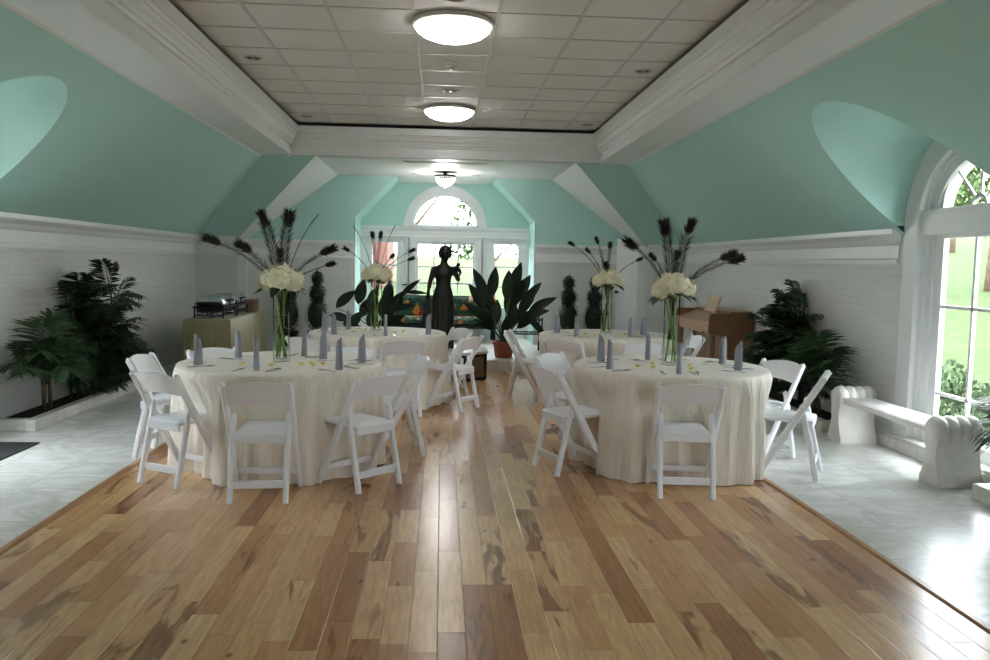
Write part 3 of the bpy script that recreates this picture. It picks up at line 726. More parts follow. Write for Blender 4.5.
g = G(); g.prism([(-.33, .955), (-.345, .955), (-.26, 1.17), (-.245, 1.17)], lambda u, v, d: (u, d, v), -.24, .24); md = g.build('music_desk', 'piano2', t)
G().bb(-.40, -.15, -.3, .3, .04, .075, .005).build('pedal_board', 'piano', t)
for y in (-.1, .1): G().bar((-.38, y, .06), (-.48, y, .05), .03, .012, (0, 1, 0)).build('pedal', 'silver', t)
sh = thing('sheet_music', 'printed sheet music open on the piano desk', 'sheet music', (4.02-.30, 11.0, 1.03))
g = G(); g.prism([(-.037, -.055), (-.041, -.053), (.034, .135), (.038, .133)], lambda u, v, d: (u, d, v), -.17, .17); g.build('page', 'paper', sh)
g = G()
for k in range(6):
    z = -.03+.025*k; u = -.043+.395*(z+.053)
    for y0 in (-.155, .015): g.box((u-.001, y0+.07, z), (.002, .14, .004))
g.build('stave', 'dark', sh)

# ------------------------------------------------------------------ plinth and statue
t = thing('low_plinth', 'low eight-sided wooden plinth with a white top, under the statue', 'plinth', (.10, 11.02, .012))
oc = [(math.cos(PI/8+k*PI/4), math.sin(PI/8+k*PI/4)) for k in range(8)]
G().prism([(u*.53, v*.53) for u, v in oc], lambda u, v, d: (u, v, d), .0, .345).build('side_panels', 'crate', t)
g = G()
for u, v in oc: g.bar((u*.535, v*.535, 0), (u*.535, v*.535, .345), .035, .035)
for k in range(8):
    a, b = oc[k], oc[(k+1) % 8]
    for z in (.02, .33): g.bar((a[0]*.535, a[1]*.535, z), (b[0]*.535, b[1]*.535, z), .035, .025, (0, 0, 1))
g.build('iron_frame', 'black', t)
g = G(); g.lathe([(.545, .345), (.57, .35), (.57, .375), (.56, .385), (0, .385)], seg=8); cs, sn = math.cos(PI/8), math.sin(PI/8); g.v = [(p[0]*cs-p[1]*sn, p[0]*sn+p[1]*cs, p[2]) for p in g.v]
g.build('top', 'marble_white', t)
st = thing('statue', 'dark bronze statue of a standing draped woman before the window', 'statue', (.02, 11.1, .397), 0)
g = G(); seg = 36
rings = [(.0, .0, .0, 0), (0, .15, .12, .0), (.05, .15, .12, 0), (.2, .146, .116, 0), (.42, .148, .112, 0), (.58, .152, .116, 0), (.69, .146, .12, .0), (.78, .122, .10, 0), (.86, .098, .084, .0), (.93, .104, .086, .0), (1.0, .120, .095, .0), (1.05, .128, .088, 0), (1.09, .12, .072, .0), (1.12, .085, .058, 0), (1.145, .05, .048, .004), (1.2, .043, .045, .008), (1.23, .03, .03, .01), (1.24, 0, 0, .01)]
vs = []
for z, rx, ry, cx in rings:
    for k in range(seg):
        a = 2*PI*k/seg; q = max(0, min(1, (.8-z)/.5)); fo = 1+.07*q*math.sin(9*a+1.2*math.sin(3*a))
        bust = .028*max(0, math.exp(-((z-1.0)/.045)**2))*max(0, -math.sin(a))*abs(math.cos(a))*2
        vs.append((cx+rx*math.cos(a)*fo, ry*math.sin(a)*fo-bust, z))
g.add(vs, [(i*seg+k, i*seg+(k+1) % seg, (i+1)*seg+(k+1) % seg, (i+1)*seg+k) for i in range(len(rings)-1) for k in range(seg)])
def ell(g, c, r, n=14):
    g.lathe([(math.sin(PI*k/n), -math.cos(PI*k/n)) for k in range(n+1)], (0, 0, 0), 20); m = (n+1)*20
    for i in range(len(g.v)-m, len(g.v)): p = g.v[i]; g.v[i] = (c[0]+p[0]*r[0], c[1]+p[1]*r[1], c[2]+p[2]*r[2])
ell(g, (.018, -.012, 1.275), (.066, .078, .098)); ell(g, (.024, -.03, 1.235), (.045, .055, .055))
g.tube([(.022, -.088, 1.295), (.025, -.106, 1.262), (.025, -.092, 1.252)], [.009, .014, .010], 8)         # nose
g.tube([(-.012, -.082, 1.305), (.02, -.092, 1.303), (.055, -.082, 1.305)], [.008, .008, .008], 8)          # brow
g.tube([(.006, -.083, 1.222), (.025, -.09, 1.222), (.044, -.083, 1.222)], [.006, .009, .006], 8)           # mouth
for x in (0, .046): ell(g, (x, -.078, 1.285), (.013, .012, .009), 8)
for x in (-.048, .084): ell(g, (x, -.005, 1.27), (.012, .02, .03), 8)
def limb(g, pts, rad): g.tube(pts, rad, 14)
limb(g, [(-.09, 0, 1.085), (-.128, 0, 1.07), (-.165, .005, .95), (-.178, 0, .915), (-.19, -.02, .84), (-.2, -.035, .775)], [.04, .046, .036, .031, .03, .021])
limb(g, [(.09, 0, 1.085), (.128, 0, 1.07), (.19, -.01, .965), (.2, -.025, .935), (.18, -.085, .965), (.15, -.14, 1.005)], [.04, .046, .036, .032, .028, .02])
def hand(g, w, d, side, nrm, curl):
    w, d, side, nrm = Vector(w), Vector(d).normalized(), Vector(side).normalized(), Vector(nrm).normalized()
    g.tube([w-d*.01, w+d*.03, w+d*.06], [.02, .026, .022], 10)
    for k, (o, L) in enumerate(((-.021, .05), (-.007, .06), (.007, .056), (.02, .042))):
        p = w+d*.055+side*o; q = p+d*L*.5+nrm*curl*.4; r = q+d*L*.3+nrm*curl
        g.tube([p-d*.02, p, q, r], [.0085, .0085, .008, .006], 7)
    p = w+d*.015-side*.022; g.tube([p, p-side*.02+d*.025+nrm*.008, p-side*.018+d*.05+nrm*.018], [.010, .009, .007], 7)
hand(g, (-.2, -.035, .775), (-.1, -.25, -1), (0, 1, -.2), (1, 0, 0), .012)
hand(g, (.15, -.14, 1.005), (-.1, -.6, .5), (1, 0, .2), (0, .6, .7), .018)
for x in (-.05, .07): ell(g, (x, -.13, .018), (.034, .07, .022), 8)
body = g.build('figure', 'bronze', st)
md = body.modifiers.new('Remesh', 'REMESH'); md.mode = 'VOXEL'; md.voxel_size = .0085; md.use_smooth_shade = True
md = body.modifiers.new('Smooth', 'SMOOTH'); md.iterations = 2; md.factor = .4
g = G(); ell(g, (.02, .014, 1.315), (.092, .09, .085)); ell(g, (.0, .095, 1.29), (.046, .045, .045)); ell(g, (-.03, .0, 1.28), (.05, .07, .06)); ell(g, (.07, .0, 1.285), (.045, .07, .06))
h = g.build('hair', 'bronze', st); md = h.modifiers.new('Remesh', 'REMESH'); md.mode = 'VOXEL'; md.voxel_size = .011; md.use_smooth_shade = True
g = G(); ell(g, (.165, -.2, 1.08), (.045, .075, .045)); ell(g, (.195, -.235, 1.14), (.026, .03, .028)); g.tube([(.205, -.25, 1.142), (.23, -.285, 1.138)], [.01, .003], 8)
g.tube([(.15, -.16, 1.07), (.12, -.06, 1.05), (.11, -.02, 1.04)], [.028, .02, .012], 8); g.tube([(.21, -.2, 1.085), (.225, -.14, 1.03), (.22, -.1, .98)], [.014, .022, .006], 8)
h = g.build('bird', 'bronze', st); md = h.modifiers.new('Remesh', 'REMESH'); md.mode = 'VOXEL'; md.voxel_size = .009; md.use_smooth_shade = True
g = G(); vs = []
for i in range(9):
    z = .72-.07*i; w = .026+.006*i
    for k in range(16): a = 2*PI*k/16; q = 1+.25*math.sin(4*a+i*.2); vs.append((-.205-.004*i+w*math.cos(a)*q, -.05+w*.8*math.sin(a)*q, z))
g.add(vs, [(i*16+k, i*16+(k+1) % 16, (i+1)*16+(k+1) % 16, (i+1)*16+k) for i in range(8) for k in range(16)]+[tuple(range(16)), tuple(128+k for k in range(15, -1, -1))])
g.build('drapery', 'bronze', st, True)

# ------------------------------------------------------------------ settee and iron stand in the recess
t = thing('settee', 'settee upholstered in green and orange floral fabric under the back window', 'settee', (.05, 14.55, .18))
G().box((0, .19, .58), (1.86, .14, .42), 0, .05).build('backrest', 'floral', t, SM)
G().box((0, -.10, .36), (1.80, .58, .14), 0, .04).build('seat', 'floral', t, SM)
G().box((0, -.10, .265), (1.86, .62, .05), 0, .01).build('frame', 'black', t)
for s in (-1, 1):
    g = G(); g.box((s*.90, -.1, .52), (.08, .58, .06), 0, .02); g.bar((s*.9, -.34, .28), (s*.9, -.34, .5), .04, .04); g.build('armrest', 'black', t)
    for y in (-.37, .2): G().bar((s*.87, y, 0), (s*.87, y, .25), .05, .05).build('leg', 'black', t)
t = thing('plant_stand', 'low black wrought iron stand beside the potted plant', 'stand', (1.32, 12.75, .18))
g = G()
for z in (.30, .52):
    for a, b in (((-.24, -.2), (.24, -.2)), ((.24, -.2), (.24, .2)), ((.24, .2), (-.24, .2)), ((-.24, .2), (-.24, -.2))): g.bar((*a, z), (*b, z), .022, .022, (0, 0, 1))
    for k in range(1, 6): g.bar((-.24+.08*k, -.2, z), (-.24+.08*k, .2, z), .01, .01, (0, 0, 1))
g.build('shelf_grille', 'black', t)
for sx in (-1, 1):
    for sy in (-1, 1): G().bar((sx*.24, sy*.2, 0), (sx*.24, sy*.2, .56), .024, .024).build('leg', 'black', t)
t = thing('door_mat', 'black mat on the marble floor at the left edge', 'mat', (-3.63, 6.30, 0))
g = G(); g.box((0, 0, .005), (.64, 1.2, .01), 0, .004); g.build('pile', 'mat', t)
# ------------------------------------------------------------------ laid tables
ZT = .785
def tablecloth(tn, label):
    cx, cy = TBL[tn]; R = .752; N = 220
    ch = []
    for x, y, fx, fy, _ in CH[tn]:
        ch.append((math.atan2(y-cy, x-cx), math.hypot(x-cx, y-cy)))
    ph = [rnd(0, 6.3) for _ in range(6)]
    prof = [(0, 0), (.3, 0), (.6, 0), (.70, 0), (.735, -.002), (.75, -.010), (.757, -.026)]
    zs = [-.07, -.14, -.21, -.28, -.34, -.40, -.46, -.52, -.58, -.64, -.70, -.74, -.768]
    V = []; F = []
    for k in range(N):
        a = 2*PI*k/N
        for r, z in prof: V.append((r*math.cos(a), r*math.sin(a), z))
        for z in zs:
            q = min(1, -z/.768)
            f = .55*math.sin(17*a+ph[0]+.8*math.sin(3*a+ph[1]))+.45*math.sin(29*a+ph[2]+1.2*math.sin(2*a))+.3*math.sin(8*a+ph[3])
            r = .760+.018*q+.036*q**.6*f
            dent = 0
            for ca, dist in ch:
                da = (a-ca+PI) % (2*PI)-PI; w = math.exp(-(da/.34)**4); zz = ZT+z
                lo = dist-.235; need = max(0, .775-lo) if zz < .5 else max(0, .775-lo)*max(0, 1-(zz-.5)/.2)
                dent = max(dent, w*need)
            r -= dent*.6
            V.append((r*math.cos(a), r*math.sin(a), z))
    m = len(prof)+len(zs)
    for k in range(N):
        for j in range(m-1): a, b = k*m+j, ((k+1) % N)*m+j; F.append((a, a+1, b+1, b) if j else (a, a+1, b+1))
    o = G().add(V, F).build('tablecloth', 'ivory', None, True, (cx, cy, ZT))
    return tag(o, label, 'tablecloth', 'round tables under ivory cloths')
tablecloth('near left', 'round table under a floor-length ivory cloth, near left, on the wood edge')
tablecloth('near right', 'round table under a floor-length ivory cloth, near right, before the marble bench')
tablecloth('far left', 'round table under a floor-length ivory cloth, far left, before the statue')
tablecloth('far right', 'round table under a floor-length ivory cloth, far right, before the piano')

# napkins
def make_napkin(label, loc, rz, grp):
    t = thing('napkin', label, 'napkin', loc, rz, grp)
    g = G(); n = 14; prof = [(.027, 0), (.027, .05), (.026, .10), (.0245, .15)]
    V = []
    for r, z in prof:
        for k in range(n): a = 2*PI*k/n; rr = r*(1+.12*math.cos(2*a)); V.append((rr*math.cos(a), rr*.75*math.sin(a), z))
    for k in range(n):
        a = 2*PI*k/n; V.append((.0205*math.cos(a)+.001, .017*math.sin(a), .205+.022*math.cos(a)))
    g.add(V, [(i*n+k, i*n+(k+1) % n, (i+1)*n+(k+1) % n, (i+1)*n+k) for i in range(4) for k in range(n)]+[tuple(range(n-1, -1, -1)), tuple(4*n+k for k in range(n))])
    g.build('folded_body', 'grey', t, SM)
    g = G(); V = []
    for z, r in ((.0, .0295), (.045, .0295), (.05, .0275)):
        for k in range(n): a = 2*PI*k/n; rr = r*(1+.12*math.cos(2*a)); V.append((rr*math.cos(a), rr*.77*math.sin(a), z+.012*math.cos(a-1)*(z > .01)))
    g.add(V, [(i*n+k, i*n+(k+1) % n, (i+1)*n+(k+1) % n, (i+1)*n+k) for i in range(2) for k in range(n)]); g.build('cuff', 'grey', t, SM)
    return t
NAP = {'near left': [(-1.75, 5.98, 'at its left edge'), (-1.28, 5.72, 'behind the front chair'), (-1.58, 6.45, 'left of the vase, set back'), (-.92, 6.42, 'right of the vase, set back'), (-.72, 5.80, 'behind the right front chair'), (-.60, 6.22, 'at its right edge'), (-1.10, 6.62, 'just right of the vase foot')],
 'near right': [(1.26, 5.98, 'nearest its left front chair'), (1.29, 6.48, 'at its left, set back'), (1.71, 6.62, 'left of the vase foot, set back'), (1.72, 5.76, 'behind the front chair'), (2.26, 6.38, 'right of the champagne flutes'), (2.24, 5.98, 'at its right front edge')],
 'far left': [(-1.27, 8.95, 'at its left end'), (-1.13, 8.66, 'at its left front'), (-1.05, 9.30, 'left of the vase, at the back'), (-.58, 8.52, 'right of the vase, at the front'), (-.14, 8.80, 'at its right end')],
 'far right': [(1.32, 9.2, 'at its left end'), (1.46, 8.72, 'at its left front'), (2.05, 8.72, 'right of the vase, at the front'), (2.30, 9.15, 'at its right end')]}
np_ = None; nforks = None
def fork_g():
    g = G(); g.box((0, -.03, .0015), (.008, .11, .003)); g.box((0, .04, .002), (.02, .04, .003))
    for k in range(4): g.box((-.008+.0053*k, .078, .0022), (.003, .04, .0025))
    return g
def knife_g():
    g = G(); g.prism([(-.009, .0), (.006, .0), (.006, .11), (-.002, .125), (-.009, .10)], lambda u, v, d: (u, v, d), .001, .003); g.box((0, -.045, .003), (.013, .09, .005), 0, .002)
    return g
def spoon_g():
    g = G(); g.box((0, -.03, .0015), (.007, .12, .003)); g.lathe([(0, 0), (.014, .002), (.019, .006), (.0185, .007), (.012, .004), (0, .0025)], (0, .055, 0), 14, 1, 1.5)
    return g
CUT = {}
for nm, fn in (('fork', fork_g), ('knife', knife_g), ('spoon', spoon_g)):
    CUT[nm] = None
for tn, lst in NAP.items():
    cx, cy = TBL[tn]
    for x, y, w in lst:
        lab = 'tall folded grey napkin on the %s table, %s' % (tn, w)
        a = math.atan2(y-cy, x-cx)
        if np_ is None: np_ = make_napkin(lab, (x, y, ZT), a, 'napkins on the %s table' % tn)
        else: dup(np_, (x, y, ZT), a, lab, 'napkins on the %s table' % tn)
        inw = Vector((cx-x, cy-y)).normalized() if math.hypot(cx-x, cy-y) > .05 else Vector((0, 1)); sd = Vector((inw.y, -inw.x))
        for nm, fn, off in (('fork', fork_g, -.115), ('knife', knife_g, .10), ('spoon', spoon_g, .135)):
            if tn.startswith('far') and nm == 'spoon': continue
            p = Vector((x, y))+sd*(off+rnd(-.008, .008))+inw*rnd(-.02, .03)
            lb = "silver %s by the %s table's napkin %s" % (nm, tn, w)
            if CUT[nm] is None: o = CUT[nm] = fn().build(nm, 'silver'); 
            else: o = CUT[nm].copy(); COL.objects.link(o)
            o.location = (p.x, p.y, ZT+.0015); o.rotation_euler = (0, 0, math.atan2(-inw.x, inw.y)+rnd(-.12, .12))
            tag(o, lb, nm, '%ss on the %s table' % (nm, tn) if nm != 'knife' else 'knives on the %s table' % tn)

# champagne flutes
def flute(x, y, label):
    t = thing('champagne_flute', label, 'glass', (x, y, ZT), 0, 'champagne flutes')
    G().lathe([(.0, 0), (.034, 0), (.033, .003), (.008, .008), (.004, .014), (.004, .085), (.009, .10)], seg=24).build('stem', 'wineglass', t, True)
    G().lathe([(.006, .098), (.016, .112), (.027, .15), (.031, .19), (.028, .245), (.026, .262), (.0255, .262), (.0275, .24), (.029, .19), (.025, .15), (.014, .115), (.0, .104)], seg=28).build('bowl', 'wineglass', t, True)
    return t
flute(2.03, 6.62, 'champagne flute on the near right table, the left one of two')
flute(2.11, 6.36, 'champagne flute on the near right table, the right one of two')

# vases with hydrangeas and peacock feathers
def petals(g, c, R, n, size):
    for _ in range(n):
        d = rdir(); p = Vector(c)+d*R*rnd(.86, 1.04); a, b = frame_of(d); t = rnd(0, PI)
        u = a*math.cos(t)+b*math.sin(t); v = d.cross(u)
        for q in range(4):
            e = u*math.cos(q*PI/2)+v*math.sin(q*PI/2); s2 = d.cross(e); g.quadleaf(p, (e+d*.25).normalized(), s2, size, size*.95)
def hydrangea_g(r):
    g = G(); g.lathe([(math.sin(PI*k/8)*r*.86, -math.cos(PI*k/8)*r*.86) for k in range(9)], seg=14)
    petals(g, (0, 0, 0), r*1.03, 95, .026); return g
FH = {}
def vase(tn, vx, vy, H, feath, blooms, word):
    t = thing('vase', 'tall clear cylinder vase with green stems on the %s table' % tn, 'vase', (vx, vy, ZT), 0, 'tall glass vases')
    G().lathe([(.0, 0), (.06, 0), (.0615, .01), (.060, H*.5), (.062, H), (.0585, H), (.0565, H*.5), (.057, .02), (0, .016)], seg=32).build('glass_wall', 'vaseglass', t, True)
    G().lathe([(0, .02), (.055, .02), (.0545, H*.62), (0, H*.62)], seg=24).build('water', 'water', t, SM)
    for i, (dx, dy, dz, r, col) in enumerate(blooms):
        lb = '%s bloom in the %s vase, %s' % ('cream hydrangea', tn, ('at the left', 'at the front', 'at the right', 'on top', 'at the back left', 'at the back right', 'low at the front')[i])
        b = thing('hydrangea', lb, 'flower', (vx+dx, vy+dy, ZT+H+dz), rnd(0, 6), 'hydrangeas in the %s vase' % tn)
        b.rotation_euler = (0, 0, 0)
        k = (round(r, 3), col)
        if k not in FH: FH[k] = hydrangea_g(r).build('bloom', col, b).data
        else:
            o = bpy.data.objects.new('bloom', FH[k]); COL.objects.link(o); o.parent = b; o.rotation_euler = (rnd(-.3, .3), rnd(-.3, .3), rnd(0, 6))
        fx, fy = rnd(-.03, .03), rnd(-.03, .03); a = rnd(0, 6.28)
        G().tube([(0, 0, -r*.7), (-dx*.8+.035*math.cos(a), -dy*.8+.035*math.sin(a), -dz-.04), (-dx+.02*math.cos(a+1), -dy+.02*math.sin(a+1), -dz-H*.5), (-dx+.04*math.cos(a+2.5), -dy+.04*math.sin(a+2.5), -dz-H+.03)], .0055, 7).build('stem', 'stem', b, True)
        g = G()
        for q in range(3):
            aa = math.atan2(dy, dx)+rnd(-1.2, 1.2); g.leaf((0, 0, -r*.75), (math.cos(aa), math.sin(aa), rnd(-.5, .1)), (0, 0, 1), rnd(.09, .13), .07, .25)
        g.build('leaf', 'green', b, True)
    for i, (dx, dz, dy, kind, w) in enumerate(feath):
        feather(vx, vy, ZT+H, dx, dy, dz-(ZT+H), kind, '%s in the %s vase, %s' % ('peacock feather' if kind != 2 else 'bare dark feather stem', tn, w), 'peacock feathers in the %s vase' % tn)
def feather(vx, vy, z0, dx, dy, dz, kind, label, grp):
    t = thing('peacock_feather', label, 'feather', (vx, vy, z0), 0, grp)
    sx, sy = max(-.035, min(.035, dx*.12)), max(-.03, min(.03, dy*.12))
    base = Vector((-sx*.8, -sy*.8, -.36)); neck = Vector((sx, sy, 0)); tip = Vector((dx, dy, dz))
    c = neck+Vector((dx*.25, dy*.25, dz*.62)); pts = [base, (base+neck)/2]
    for k in range(11): u = k/10; pts.append(neck*(1-u)**2+c*2*u*(1-u)+tip*u*u)
    G().tube(pts, [.0042]*3+[.0038-.0002*k for k in range(10)], 6).build('shaft', 'feather', t, True)
    if kind == 2: 
        g = G(); d = (pts[-1]-pts[-2]).normalized(); a, b = frame_of(d)
        for k in range(26):
            u = k/26; p = pts[-1]-d*.10*(1-u); s = a*math.cos(k*2.4)+b*math.sin(k*2.4); g.quadleaf(p, (d+s*.25).normalized(), d.cross(s), .035, .004)
        g.build('barbs', 'feather', t); return
    g = G()                                            # loose barbs up the shaft
    L = sum((pts[i+1]-pts[i]).length for i in range(2, len(pts)-1))
    for i in range(4, len(pts)-1):
        d = (pts[i+1]-pts[i]).normalized(); a, b = frame_of(d); m = 15 if kind == 0 else 8
        for k in range(m):
            p = pts[i]+(pts[i+1]-pts[i])*(k/m); s = a if (k % 2) else -a; s = (s+b*rnd(-.5, .5)).normalized()
            ln = rnd(.06, .11)*(1 if kind == 0 else .5); q = p+(d*.8+s*.6).normalized()*ln
            g.quadleaf(p, (q-p).normalized(), d.cross(s).cross(q-p).normalized(), ln, .0048)
    g.build('barbs', 'feather', t)
    g = G(); d = (pts[-1]-pts[-2]).normalized(); a, b = frame_of(d); sc_ = 1. if kind == 0 else .62
    for k in range(190):
        th = rnd(0, 2*PI); s = a*math.cos(th)+b*.7*math.sin(th); p = tip+d*rnd(-.10, .0)*sc_+s*rnd(0, .022)*sc_
        q = (d*rnd(.6, 1.0)+s*rnd(.2, 1.0)).normalized(); g.quadleaf(p, q, q.cross(d+s*.1).normalized() if q.cross(d).length > .01 else a, rnd(.05, .085)*sc_, .011*sc_)
    g.build('eye', 'eye', t)
BL = [(-.095, .0, .05, .072, 'cream'), (-.01, -.08, .06, .08, 'cream'), (.095, -.01, .05, .075, 'cream'), (0, .01, .105, .075, 'cream'), (-.06, .08, .055, .072, 'cream'), (.06, .08, .05, .072, 'cream')]
vase('near left', -1.21, 6.25, .565, [(-.52, 1.70, -.05, 0, 'drooping farthest left'), (-.31, 1.66, .05, 0, 'the inner of the two leaning left'), (-.14, 1.88, 0, 0, 'standing tall left of centre'), (.05, 1.89, .05, 0, 'standing tall right of centre'),
 (.26, 1.89, .05, 2, 'slanting up to the right'), (.01, 1.62, -.08, 1, 'short, in the middle'), (.37, 1.64, 0, 0, 'leaning right, the upper of two'), (.375, 1.53, .05, 1, 'leaning right, the lower of two')], BL, 'a')
BR = [(-.10, .0, .03, .066, 'cream'), (.02, -.07, .07, .085, 'cream'), (.105, -.01, .04, .07, 'cream'), (-.03, .02, .09, .075, 'cream'), (-.06, .08, .04, .072, 'cream'), (.06, .08, .04, .072, 'cream')]
vase('near right', 1.80, 6.27, .56, [(-.085, 1.88, 0, 0, 'standing tallest'), (.145, 1.90, .05, 0, 'standing tall right of centre'), (.44, 1.66, -.04, 0, 'leaning right, the inner of two'), (.53, 1.63, .04, 0, 'leaning right, the outer of two'),
 (-.15, 1.64, .1, 1, 'short, left of centre'), (.05, 1.66, .08, 1, 'short, in the middle'), (-.35, 1.74, .05, 0, 'leaning farthest left')], BR, 'b')
vase('far left', -.72, 9.05, .58, [(-.25, 1.93, 0, 2, 'slanting up to the left'), (-.05, 1.86, .03, 1, 'upright, the left of a pair'), (.045, 1.86, .0, 1, 'upright, the right of a pair'), (.19, 1.94, .05, 2, 'slanting up to the right'),
 (.40, 1.69, 0, 1, 'leaning right, the upper'), (.39, 1.60, .08, 1, 'leaning right, the lower'), (.19, 1.63, -.05, 1, 'short, right of centre'), (-.34, 1.69, 0, 1, 'leaning farthest left')], BL, 'c')
vase('far right', 1.86, 9.1, .57, [(-.43, 1.80, 0, 1, 'leaning farthest left'), (-.23, 1.73, .05, 1, 'leaning left, the shorter'), (-.135, 1.85, 0, 1, 'upright, left of centre'), (.03, 1.80, .04, 1, 'upright, in the middle'),
 (.37, 1.64, 0, 1, 'leaning right'), (-.04, 1.58, -.08, 1, 'short, in the middle')], BR, 'd')

# loose cream blossoms round the vase feet
bl = None
def blossom_g():
    g = G(); g.lathe([(0, 0), (.012, .003), (.014, .012), (.008, .02), (0, .022)], seg=8)
    for k in range(9):
        a = 2*PI*k/9; g.quadleaf((.008*math.cos(a), .008*math.sin(a), .006), (math.cos(a)*.8, math.sin(a)*.8, .45+.2*(k % 2)), (-math.sin(a), math.cos(a), 0), .028, .02)
    return g
BLS = {'near left': [(-1.44, 5.97, 'left of the front napkin'), (-1.22, 5.94, 'right of the front napkin'), (-1.02, 6.02, 'first of the row right of the vase'), (-.96, 6.08, 'second of the row right of the vase'), (-.93, 5.98, 'nearest the camera, right of the vase'), (-.87, 6.06, 'last of the row right of the vase')],
 'near right': [(1.50, 6.10, 'left of the vase, farther left'), (1.60, 6.04, 'left of the vase, nearer'), (1.88, 5.98, 'right of the front napkin'), (1.93, 6.18, 'right of the vase foot'), (1.66, 6.28, 'beside the vase foot')],
 'far left': [(-.95, 8.9, 'left of the vase'), (-.85, 9.2, 'behind the vase, left'), (-.5, 8.85, 'right of the vase'), (-.42, 9.02, 'farther right of the vase')],
 'far right': [(1.60, 8.95, 'left of the vase'), (1.68, 8.82, 'left front of the vase'), (2.05, 8.95, 'right of the vase'), (2.14, 9.1, 'farther right of the vase'), (1.95, 8.75, 'in front of the vase')]}
for tn, lst in BLS.items():
    for x, y, w in lst:
        if bl is None: o = bl = blossom_g().build('blossom', 'yellow')
        else: o = bl.copy(); COL.objects.link(o)
        o.location = (x, y, ZT+.001); o.rotation_euler = (0, 0, rnd(0, 6))
        tag(o, 'loose cream blossom on the %s table, %s' % (tn, w), 'flower', 'loose blossoms on the %s table' % tn)
# ------------------------------------------------------------------ plants
def frond(gs, gl, base, yaw, L, lift, droop, nl, ll, lw, z_up=0.):
    base = Vector(base); h = Vector((math.cos(yaw), math.sin(yaw), 0)); pts = []
    for k in range(9):
        u = k/8; pts.append(base+h*(L*(math.cos(lift)*u))+Vector((0, 0, L*(math.sin(lift)*u-droop*u*u))))
    gs.tube(pts, [.006*(1-.8*k/8)+.001 for k in range(9)], 5)
    for k in range(nl):
        u = .18+.82*k/(nl-1); i = min(7, int(u*8)); f = u*8-i; p = pts[i]*(1-f)+pts[i+1]*f; d = (pts[i+1]-pts[i]).normalized()
        s = d.cross(Vector((0, 0, 1))); s = s.normalized() if s.length > .05 else Vector((-math.sin(yaw), math.cos(yaw), 0)); n = s.cross(d)
        l = ll*(.55+.9*math.sin(PI*min(.97, .15+u*.8)))*rnd(.85, 1.1)
        for q in (-1, 1):
            dd = (d*(.55+.5*u)+s*q+Vector((0, 0, -.25))+n*rnd(-.12, .12)).normalized(); gl.leaf(p, dd, n, l, lw, rnd(.1, .35), 3)
def wallclip(loc, *gs):                     # leaves press flat against the wall instead of passing through it
    for g in gs:
        for i, p in enumerate(g.v):
            x = loc[0]+p[0]-XC; m = WX-.012-.012*abs(math.sin(i*1.7))
            if abs(x) > m: g.v[i] = (math.copysign(m, x)+XC-loc[0], p[1], p[2])
            if p[2] < -.02: g.v[i] = (g.v[i][0], p[1], -.02+.0)
def palm_plant(name, label, loc, canes, spread, h0, h1, nf, L, ll, lw, cat='plant', keep=None):
    t = thing(name, label, cat, loc, 0); gs, gl, gc = G(), G(), G()
    for c in range(canes):
        a = 2*PI*c/canes+rnd(-.4, .4); r = rnd(.02, spread*.4); b = Vector((r*math.cos(a)*.5, r*math.sin(a), -.01)); hh = rnd(h0, h1)
        tp = b+Vector((rnd(-.05, .05), rnd(-.1, .1)*spread*2, hh)); gc.tube([b, (b+tp)/2+Vector((rnd(-.02, .02), rnd(-.03, .03), 0)), tp], [.014, .012, .008], 7)
        for k in range(nf):
            u = .08+.92*(k+.5)/nf; p = b+(tp-b)*u; y = k*2.4+a+rnd(-.3, .3)
            if keep:
                for _ in range(12):
                    if keep(y, p): break
                    y = rnd(0, 2*PI)
            frond(gs, gl, p, y, L*rnd(.7, 1.1)*(1.05-.25*u), rnd(.55, 1.15)*(.7+.5*u), rnd(.25, .6), 17, ll, lw)
    wallclip(loc, gs, gl, gc); gc.build('cane', 'cane', t, True); gs.build('frond_stem', 'palm', t); gl.build('foliage', 'green', t, True); return t
def away(s):            # keep fronds out of the wall at x = s * big
    return lambda y, p: math.cos(y)*s < .25
random.seed(21)
palm_plant('bamboo_palm', 'tall bushy dark palm in the left planting bed before the brick wall', (XC-3.82, 9.05, .075), 13, 1.1, .70, 1.22, 10, .6, .15, .02, keep=away(-1))
palm_plant('bamboo_palm', 'tall bushy palm in the right planting bed between piano and bench', (XC+3.83, 8.85, .075), 12, .9, .65, 1.17, 10, .55, .14, .02, keep=away(1))
def fan_palm(name, label, loc, fr, ll=.23, lw=.022, tr=.36):
    t = thing(name, label, 'plant', loc, 0); gs, gl, gc = G(), G(), G()
    for k in range(3): gc.tube([(rnd(-.03, .03), rnd(-.06, .06), -.01), (rnd(-.03, .03), rnd(-.06, .06), tr)], [.022, .014], 8)
    for (yaw, L, lift, droop) in fr: frond(gs, gl, (rnd(-.02, .02), rnd(-.04, .04), tr*rnd(.7, 1)), math.radians(yaw), L, lift, droop, 22, ll, lw)
    wallclip(loc, gs, gl, gc); gc.build('trunk', 'cane', t, True); gs.build('frond_stem', 'palm', t); gl.build('foliage', 'palm', t, True); return t
fan_palm('areca_palm', 'arching feathery palm at the near end of the left planting bed', (XC-3.80, 7.95, .075),
         [(a, L, l, d) for a, L, l, d in ((-88, .85, 1.25, .45), (-70, .8, 1.0, .5), (-40, .75, .95, .6), (-15, .6, .9, .55), (20, .55, 1.0, .5), (60, .75, 1.1, .5), (88, .9, 1.15, .5), (100, .8, .8, .5), (-95, .75, .8, .45), (10, .5, 1.4, .2), (-60, .95, 1.4, .4), (70, .95, 1.45, .35), (-30, .7, 1.3, .45), (40, .7, 1.3, .45), (-80, .6, .6, .3), (80, .6, .6, .3))])
